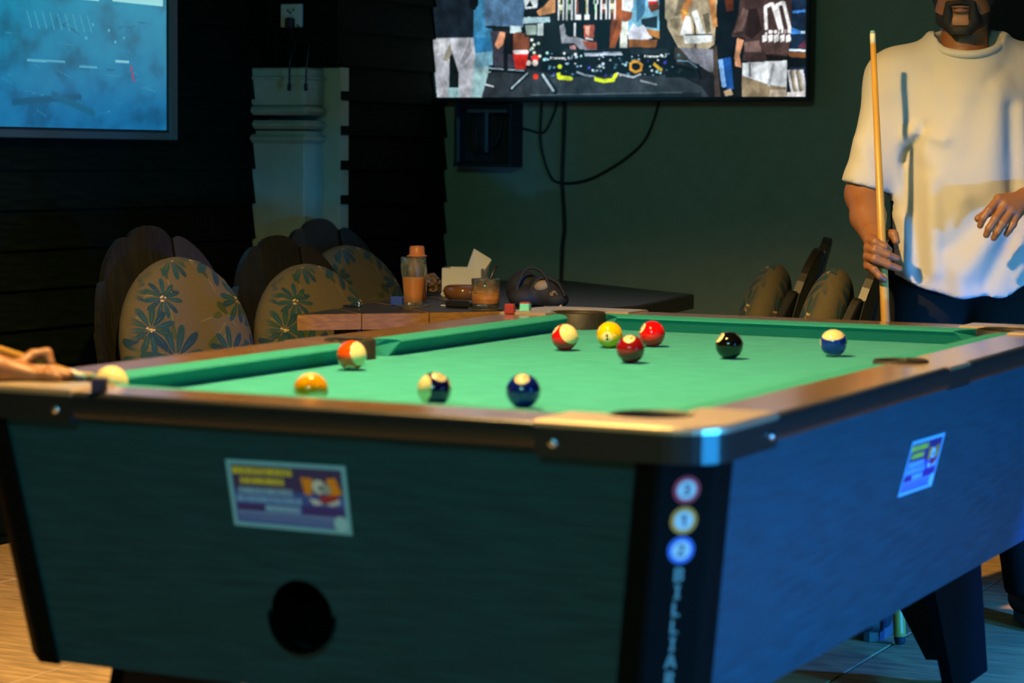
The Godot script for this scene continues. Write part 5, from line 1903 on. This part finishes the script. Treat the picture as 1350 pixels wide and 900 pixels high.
func tv_picture(im: Image) -> void:
	im.fill_rect(Rect2i(0, 0, 1024, 260), Color.html("54707c"))
	im.fill_rect(Rect2i(0, 0, 1024, 70), Color.html("2a3a44"))
	for q in [[62, "1a2228", "6a4028"], [205, "4d6f8f", "8a5a3c"], [300, "14181c", "c08a5a"], [440, "10151a", "9c5226"], [540, "e8eef0", "8a4a2a"], [720, "b8aa8c", "c88448"], [905, "453432", "c09070"]]:
		im.fill_rect(Rect2i(q[0] - 52, 178, 104, 90), Color.html(q[1]))
		dots(im, q[2], 27, [q[0], 146])
		dots(im, "15100e", 26, [q[0], 134])
		dots(im, q[2], 22, [q[0], 152])
	pgon(im, "3a7fa6", 0, [116,209,179,211,181,464,119,463])
	pgon(im, "2a6f9c", 0, [118,422,167,423,171,458,122,463])
	pgon(im, "8fb4b8", 0, [-5,500,175,496,149,578,-4,578])
	pgon(im, "6fa0b4", 0, [112,463,174,458,175,493,112,504])
	pgon(im, "4d6f8f", 0, [146,239,264,242,262,398,151,395])
	pgon(im, "10181c", 0, [154,392,265,398,265,407,154,398])
	pgon(im, "3c3c48", 0, [167,406,239,406,240,503,179,502])
	pgon(im, "17222c", 0, [-11,206,103,209,118,422,-5,422])
	pgon(im, "0c1216", 0, [104,308,130,309,131,338,121,352,106,346])
	pgon(im, "e88a9c", 0, [-13,341,-5,341,-4,368,-11,368])
	pgon(im, "10181c", 0, [-25,412,-6,412,13,578,-8,578])
	pgon(im, "a9acb4", 0, [-5,422,118,422,124,463,113,578,79,578,74,507,50,442,48,512,45,578,15,578,4,488])
	pgon(im, "10191c", 0, [52,451,76,513,76,551,48,551,49,489])
	pgon(im, "7d7a6c", 0, [50,433,56,462,42,483,29,480])
	pgon(im, "7d7f86", 0, [108,425,114,458,89,489,79,489])
	pgon(im, "c9ccd0", 0, [1,425,41,424,35,460,7,471])
	pgon(im, "c98a68", 0, [194,408,210,410,207,438,190,453,179,443])
	pgon(im, "15181c", 0, [210,409,233,412,233,467,204,464])
	pgon(im, "7a4630", 0, [233,412,278,413,279,456,233,462])
	pgon(im, "77b5cf", 0, [527,221,635,223,638,420,530,419])
	pgon(im, "e8eef0", 0, [531,277,569,278,566,351,555,371,536,371])
	pgon(im, "3d6f92", 0, [574,250,605,251,597,369,576,391])
	pgon(im, "8a4a2a", 0, [536,359,565,365,561,382,545,389,536,385])
	pgon(im, "20303c", 0, [588,383,632,375,632,406,592,400])
	pgon(im, "dfe4f4", 0, [552,417,567,391,580,403,595,396,620,429,599,436,555,434])
	pgon(im, "8f5a2c", 0, [555,432,633,434,630,453,555,452])
	pgon(im, "b0783c", 0, [602,406,638,412,639,432,611,423])
	pgon(im, "dfe8da", 0, [533,388,553,388,552,453,531,453])
	pgon(im, "c08a5a", 0, [297,358,316,347,351,313,351,362,306,370])
	pgon(im, "14181c", 0, [271,300,298,301,299,364,268,366])
	pgon(im, "10151a", 0, [349,244,521,249,517,387,503,458,354,457])
	pgon(im, "9c5226", 0, [516,288,535,323,535,408,518,453,495,454,507,419])
	pgon(im, "6a3518", 0, [506,387,526,385,512,424,503,447])
	pgon(im, "8a8f98", 0, [363,396,388,382,379,417,417,426,462,441,468,457,424,458,405,440,370,440])
	pgon(im, "05080a", 0, [375,385,436,387,433,427,385,423])
	pgon(im, "c4604a", 0, [431,395,461,394,460,427,433,427])
	pgon(im, "e8b8a0", 0, [436,398,448,396,446,424,436,415])
	pgon(im, "05080a", 0, [461,389,502,390,503,453,471,455])
	pgon(im, "a04a32", 0, [427,435,468,438,468,455,443,455])
	pline(im, "d8dce0", 6, [406,389,406,420])
	pline(im, "e8ecf0", 5, [436,428,455,431])
	pgon(im, "b8aa8c", 0, [648,223,748,226,745,422,700,455,672,404,653,381])
	pgon(im, "3a3630", 0, [680,453,786,455,788,579,681,579])
	pgon(im, "b5a789", 0, [657,249,795,252,786,448,739,476,689,453,659,403])
	pgon(im, "7e7460", 0, [687,337,712,325,700,369,678,377])
	pgon(im, "8f8468", 0, [666,383,697,381,688,413,669,403])
	pgon(im, "6b6250", 0, [753,373,769,370,776,417,764,420])
	pgon(im, "94876c", 0, [679,424,701,427,695,453,685,445])
	pgon(im, "4c463c", 0, [727,367,734,367,739,465,734,462])
	pline(im, "eef4f0", 16, [701,424,713,384,717,422])
	pline(im, "eef4f0", 16, [730,364,754,425])
	pgon(im, "e4eceb", 0, [703,424,779,422,781,439,764,443,706,445])
	pline(im, "26303a", 3, [707,424,779,422])
	pgon(im, "c88448", 0, [694,361,718,320,737,320,719,355,701,392])
	pgon(im, "c8884e", 0, [765,327,784,328,793,403,782,407])
	pline(im, "d8b040", 5, [696,362,714,372])
	pgon(im, "6a3a24", 0, [606,318,630,319,637,358,616,366,607,352])
	pgon(im, "d02428", 0, [606,318,630,319,631,346,608,345])
	pgon(im, "ece6e6", 0, [606,332,632,333,632,339,606,339])
	pgon(im, "868894", 0, [692,453,791,460,792,515,746,512])
	pgon(im, "4c4038", 0, [783,454,792,448,804,578,785,578])
	pgon(im, "1a1c20", 0, [642,488,749,500,787,524,788,579,643,579])
	pgon(im, "0e161e", 0, [792,252,857,254,839,484,838,579,810,541,795,426])
	pgon(im, "5a2c1c", 0, [809,328,834,328,834,365,816,368])
	pgon(im, "1a4a8c", 0, [799,484,830,478,838,556,822,562])
	pline(im, "7fb0e8", 12, [802,484,812,547])
	pgon(im, "a89070", 0, [812,562,831,556,838,571,816,575])
	pgon(im, "453432", 0, [857,254,985,257,985,436,977,477,941,493,861,490,866,432,829,429,847,375])
	pgon(im, "2a1e1e", 0, [874,363,895,361,909,413,885,435,866,427])
	pgon(im, "6e5650", 0, [859,358,874,366,860,415,835,420])
	pgon(im, "7a625c", 0, [863,443,903,439,909,467,867,467])
	pgon(im, "54403c", 0, [916,444,983,442,977,471,922,473])
	pgon(im, "1c1616", 0, [919,473,971,477,971,485,926,493])
	pline(im, "f0f0ee", 9, [921,419,917,358,935,350,958,419,921,419])
	pline(im, "f0f0ee", 9, [962,417,946,354,964,348,983,418,962,417])
	pgon(im, "e6e8e6", 0, [910,427,923,423,923,440,911,444])
	pgon(im, "e6e8e6", 0, [925,427,938,423,938,441,926,444])
	pgon(im, "e6e8e6", 0, [940,427,953,423,954,441,941,445])
	pgon(im, "e6e8e6", 0, [956,428,968,424,968,441,957,445])
	pgon(im, "e6e8e6", 0, [971,428,983,424,984,441,972,445])
	pgon(im, "d89a72", 0, [845,432,863,438,852,475,858,505,841,501,839,478])
	pgon(im, "d6dce0", 0, [860,493,976,488,976,578,860,578])
	pgon(im, "8a7a60", 0, [859,524,930,547,976,554,961,578,860,578])
	pgon(im, "b8aa94", 0, [933,559,976,559,976,578,930,578])
	pline(im, "7a7c80", 6, [879,493,880,524])
	pline(im, "a0a4a8", 8, [941,496,930,547])
	pgon(im, "1a2c44", 0, [983,257,1018,259,1024,580,985,579])
	pgon(im, "3f86d8", 0, [987,368,1020,366,1020,373,987,374])
	pgon(im, "3f86d8", 0, [985,408,1009,417,1009,425,985,425])
	pgon(im, "bfe4f8", 0, [1009,418,1021,417,1021,424,1009,424])
	pgon(im, "d8f0ff", 0, [980,460,1022,462,1022,468,980,466])
	pgon(im, "5a3040", 0, [1001,457,1021,437,1022,460])
	pgon(im, "7a4c28", 0, [977,468,1022,469,1023,483,980,479])
	pgon(im, "0c1418", 0, [977,482,1023,483,1023,505,978,505])
	pline(im, "c8c8cc", 9, [980,511,990,559])
	pline(im, "6e6a62", 9, [986,511,996,559])
	pline(im, "a89a80", 9, [992,511,1002,559])
	pline(im, "c8c8cc", 9, [997,511,1007,559])
	pline(im, "6e6a62", 9, [1002,511,1012,559])
	pline(im, "a89a80", 9, [1008,511,1018,559])
	pline(im, "c8c8cc", 9, [1013,511,1023,559])
	pgon(im, "dcd8d4", 0, [977,565,1024,562,1024,580,976,579])
	pgon(im, "2c343a", 0, [162,513,273,503,385,529,386,578,143,578])
	pgon(im, "30383e", 0, [284,526,692,522,753,551,772,576,285,575])
	pgon(im, "1a2226", 0, [284,571,753,566,753,579,285,578])
	pline(im, "4c5a62", 3, [284,571,702,565])
	pgon(im, "0b1014", 0, [318,460,433,455,437,515,316,509])
	pgon(im, "0d1216", 0, [430,460,540,459,557,516,434,518])
	pgon(im, "0b1014", 0, [533,456,673,460,689,505,557,507])
	pgon(im, "0d1518", 0, [655,505,746,495,753,529,656,528])
	pgon(im, "20282e", 0, [559,455,657,455,673,469,562,470])
	pgon(im, "9aa8c0", 0, [432,464,536,463,537,469,434,470])
	pline(im, "d0e0f0", 5, [434,471,536,469])
	pgon(im, "20282c", 0, [363,466,380,454,411,455,417,466])
	pgon(im, "c89090", 0, [392,446,408,445,410,455,394,456])
	dots(im, "e8f0f0", 4, [408,468,476,498])
	dots(im, "e8f0f0", 3, [377,465,302,408,306,456])
	dots(im, "c8d8f0", 3, [619,510,547,496,384,491,583,482])
	dots(im, "9fd8dc", 3, [424,472,387,491,642,516,546,495,331,480,294,455,277,373,275,381,282,455,304,406])
	dots(im, "4c7c90", 3, [401,518,335,503,507,465,518,502])
	dots(im, "3c3ca0", 2, [392,481,389,488,608,486,656,486])
	dots(im, "e8f0f0", 2, [635,484,487,502,533,522,469,509,408,491,285,472,304,471,302,448])
	dots(im, "4c7c90", 2, [321,479,552,517,458,511,469,500,399,471,565,483,485,498,382,510,343,521])
	dots(im, "dff4f4", 2, [380,480,656,470,505,483,285,473,309,413,285,488,302,446])
	dots(im, "4c7c90", 4, [337,499,690,472,464,510,556,519,524,517])
	dots(im, "c8d8f0", 2, [582,472,424,497,485,475,564,475,505,468,348,520,600,519,527,516,474,480])
	dots(im, "406070", 3, [475,474])
	dots(im, "406070", 2, [444,473,535,485,477,505,659,509])
	dots(im, "6fa0c0", 4, [325,479])
	dots(im, "6fa0c0", 3, [414,498,479,510,645,474,550,490,483,499,349,500])
	dots(im, "6fa0c0", 2, [342,465,530,479,622,521,674,501,663,469])
	dots(im, "c8d8f0", 4, [485,492,411,474,638,505])
	dots(im, "dff4f4", 3, [644,472,457,508,687,502,272,380,303,477,285,431])
	dots(im, "3c3ca0", 4, [447,502,349,517,654,491])
	dots(im, "406070", 4, [644,505,571,484,521,495])
	dots(im, "9fd8dc", 4, [329,463,633,513,321,480])
	dots(im, "9fd8dc", 2, [614,500,539,493,559,492,517,472,299,451,329,375,302,472,273,377])
	dots(im, "3c3ca0", 3, [510,521,493,521])
	dots(im, "5f8090", 3, [289,391,293,479,325,398,287,460])
	dots(im, "5f8090", 2, [294,490])
	pline(im, "d8f020", 11, [361,514,364,526,396,529])
	pline(im, "d8f020", 10, [462,530,488,536,513,533,521,520])
	pline(im, "d89a28", 7, [569,488,561,493,562,507,575,514,589,509,592,496,581,488,567,488])
	pline(im, "d8b028", 8, [624,493,643,508])
	dots(im, "c8e020", 6, [365,498])
	pline(im, "8a98a8", 5, [412,512,437,521,462,524])
	pline(im, "b0bcc8", 5, [531,519,569,527,588,519])
	pline(im, "9098a0", 5, [588,535,631,545])
	pline(im, "20282c", 9, [689,517,710,494,740,506,746,523])
	pline(im, "0a0e10", 8, [680,488,711,487,740,500,750,529])
	pline(im, "0a0e10", 9, [668,512,693,500,725,509])
	pline(im, "5c7c8c", 5, [686,486,718,488,740,503])
	pgon(im, "d8e4e8", 0, [259,311,303,312,300,349,266,352])
	pgon(im, "10181c", 0, [276,335,279,330,289,346,268,346])
	pgon(im, "10181c", 0, [260,375,336,373,335,420,266,421])
	pgon(im, "9fc0c8", 0, [261,372,336,372,337,386,259,389])
	pgon(im, "8fa49c", 0, [266,392,299,392,299,417,270,418])
	pgon(im, "c4d8d8", 0, [301,389,318,387,318,419,301,419])
	pgon(im, "b4ccd0", 0, [223,393,255,395,256,411,223,412])
	pgon(im, "182024", 0, [171,396,223,402,223,410,171,405])
	pgon(im, "182024", 0, [282,422,317,422,311,509,286,508])
	dots(im, "d8ecd8", 4, [285,430,292,442,287,451,304,439,292,462,308,471])
	dots(im, "e03028", 10, [295,477])
	dots(im, "e8d8d0", 8, [295,488])
	dots(im, "d83820", 7, [297,523])
	dots(im, "e8d0c8", 7, [276,488])
	pline(im, "141c20", 13, [276,514,228,555])
	pline(im, "a8c0cc", 4, [275,514,229,553])
	pline(im, "141c20", 15, [315,517,354,561])
	pline(im, "a8c0cc", 7, [316,517,347,559])
	pline(im, "10181c", 13, [162,502,266,510])
	pline(im, "8fa8b4", 4, [162,501,263,508])
	pline(im, "10161a", 12, [212,429,212,502])
	pline(im, "c8d4d8", 4, [153,543,176,548])
	pgon(im, "e02c20", 0, [232,462,277,462,268,504,240,504])
	pgon(im, "f8f0f4", 0, [231,458,237,455,272,455,278,459,274,466,237,466])
	word(im, "AALIYAH", 358, 316, 18, 66, "dfe8ea", 0.32)
	for k in 7:
		pline(im, ["e8d84a", "58c060", "e05a30"][k % 3], 2, [364 + k * 24, 324, 366 + k * 24, 366])
	word(im, "Pioneer", 338, 474, 5, 6, "e8f4f4", 0.25)
	word(im, "DJ", 388, 474, 5, 6, "e8f4f4", 0.25)
	word(im, "Pioneer", 598, 472, 5, 6, "e8f4f4", 0.25)
	word(im, "DJ", 646, 472, 5, 6, "e8f4f4", 0.25)
	word(im, "MINA", 915, 412, 11, 13, "4a3a38", 0.5)


func _ready() -> void:
	rng.seed = 1
	# camera
	var cam := Camera3D.new()
	cam.name = "camera"
	var ca := CameraAttributesPhysical.new()
	ca.frustum_focal_length = FOCAL
	ca.frustum_focus_distance = 6.4
	ca.exposure_aperture = 4.0
	ca.frustum_near = 0.1
	ca.frustum_far = 40.0
	cam.attributes = ca
	add_child(cam)
	cam.fov = rad_to_deg(2.0 * atan(12.0 / FOCAL))
	cam.position = Vector3(1.8690, 1.1758, 4.2467)
	cam.rotation = Vector3(-0.07769, 0.45388, 0.00942)
	cam.current = true
	# the closed room has no sky: only a breath of dark green air light
	var env := Environment.new()
	env.background_mode = Environment.BG_COLOR
	env.background_color = Color(0.02, 0.03, 0.025)
	env.tonemap_mode = Environment.TONE_MAPPER_LINEAR
	env.tonemap_exposure = 1.0
	env.sdfgi_enabled = true
	env.ssao_enabled = true
	env.ssil_enabled = true
	var we := WorldEnvironment.new()
	we.name = "environment"
	we.environment = env
	add_child(we)
	materials()
	lamps()
	room()
	screens()
	pool_table()
	man()
	player()
	furniture()
	wall_boxes()
	socket()
	table_things()
	var by := BED + 0.0287
	ball("red-striped ball nearest the far left corner pocket", Vector3(-0.266, by, -0.386), "c81018", true, "11", Vector3(0.5, 0.5, 0.7), Vector3(0.7, -0.5, 0.0))
	ball("plain yellow ball between the red-striped and bright red balls", Vector3(-0.214, by, -0.504), "e6b800", false, "1", Vector3(0, 1, 0.1), Vector3(-0.25, -0.15, 0.95))
	ball("plain bright red ball behind and right of the maroon ball", Vector3(-0.147, by, -0.582), "d40c10", false, "3", Vector3(0.5, 0.8, 0.1), Vector3(-0.72, 0.6, 0.25))
	ball("plain maroon ball in front of the yellow and red balls", Vector3(-0.024, by, -0.176), "7c0c12", false, "7", Vector3(1, 0.1, 0.1), Vector3(-0.18, 0.8, 0.5))
	ball("black ball right of the red ball", Vector3(0.111, by, -0.376), "080808", false, "8", Vector3(0.6, 0.7, 0.1), Vector3(-0.55, 0.78, 0.25))
	ball("blue-striped ball alone at the far right", Vector3(0.275, by, -0.555), "0c2c9c", true, "10", Vector3(-0.1, 0.93, 0.32), Vector3(1.0, 0.1, 0.15))
	ball("orange-striped ball by the left side pocket", Vector3(-0.421, by, 0.253), "e44a08", true, "13", Vector3(0.78, 0.22, 0.55), Vector3(0, 1, -0.55))
	ball("yellow-striped ball low behind the near rail, leftmost of three", Vector3(-0.138, by, 0.880), "e09000", true, "9", Vector3(0.25, -0.85, 0.5), Vector3(-0.9, -0.2, 0.3))
	ball("dark purple-striped ball between the yellow and blue balls at the near rail", Vector3(0.029, by, 0.764), "120a3c", true, "12", Vector3(-0.88, 0.1, 0.42), Vector3(0.12, 0.85, 0.5))
	ball("plain dark blue ball at the near rail, rightmost of three", Vector3(0.165, by, 0.710), "0a1a6c", false, "2", Vector3(1, 0.1, 0.0), Vector3(0.02, 0.8, 0.55))
	ball("white cue ball at the near left corner pocket", Vector3(-0.487, by, 0.944), "", false, "", Vector3.UP, Vector3.RIGHT)
	chalk("chalk cube with dark purple paper on the near left rail", Vector3(-0.363, RAIL + 0.0003, 1.150), 0.5, M.purple_paper, M.chalk_dark)
	chalk("turquoise and red chalk cube on the far left rail", Vector3(-0.648, RAIL + 0.0003, -0.985), 0.2, M.chalk, M.red_paper)
	chalk("dark red chalk cube beside the turquoise one on the far left rail", Vector3(-0.648, RAIL + 0.0003, -0.90), 0.3, M.red_paper, M.red_paper)
	cue("pale wooden cue held upright by the bearded man, butt on the floor", Vector3(0.077, 1.483, -1.401), Vector3(0.2, 0.001, -1.335))
	cue("wooden cue aimed at the white ball from the left edge", Vector3(-0.520, 0.797, 0.970), Vector3(-0.520, 0.797, 0.970) + Vector3(-0.716, 0.324, 0.62).normalized() * 1.46)
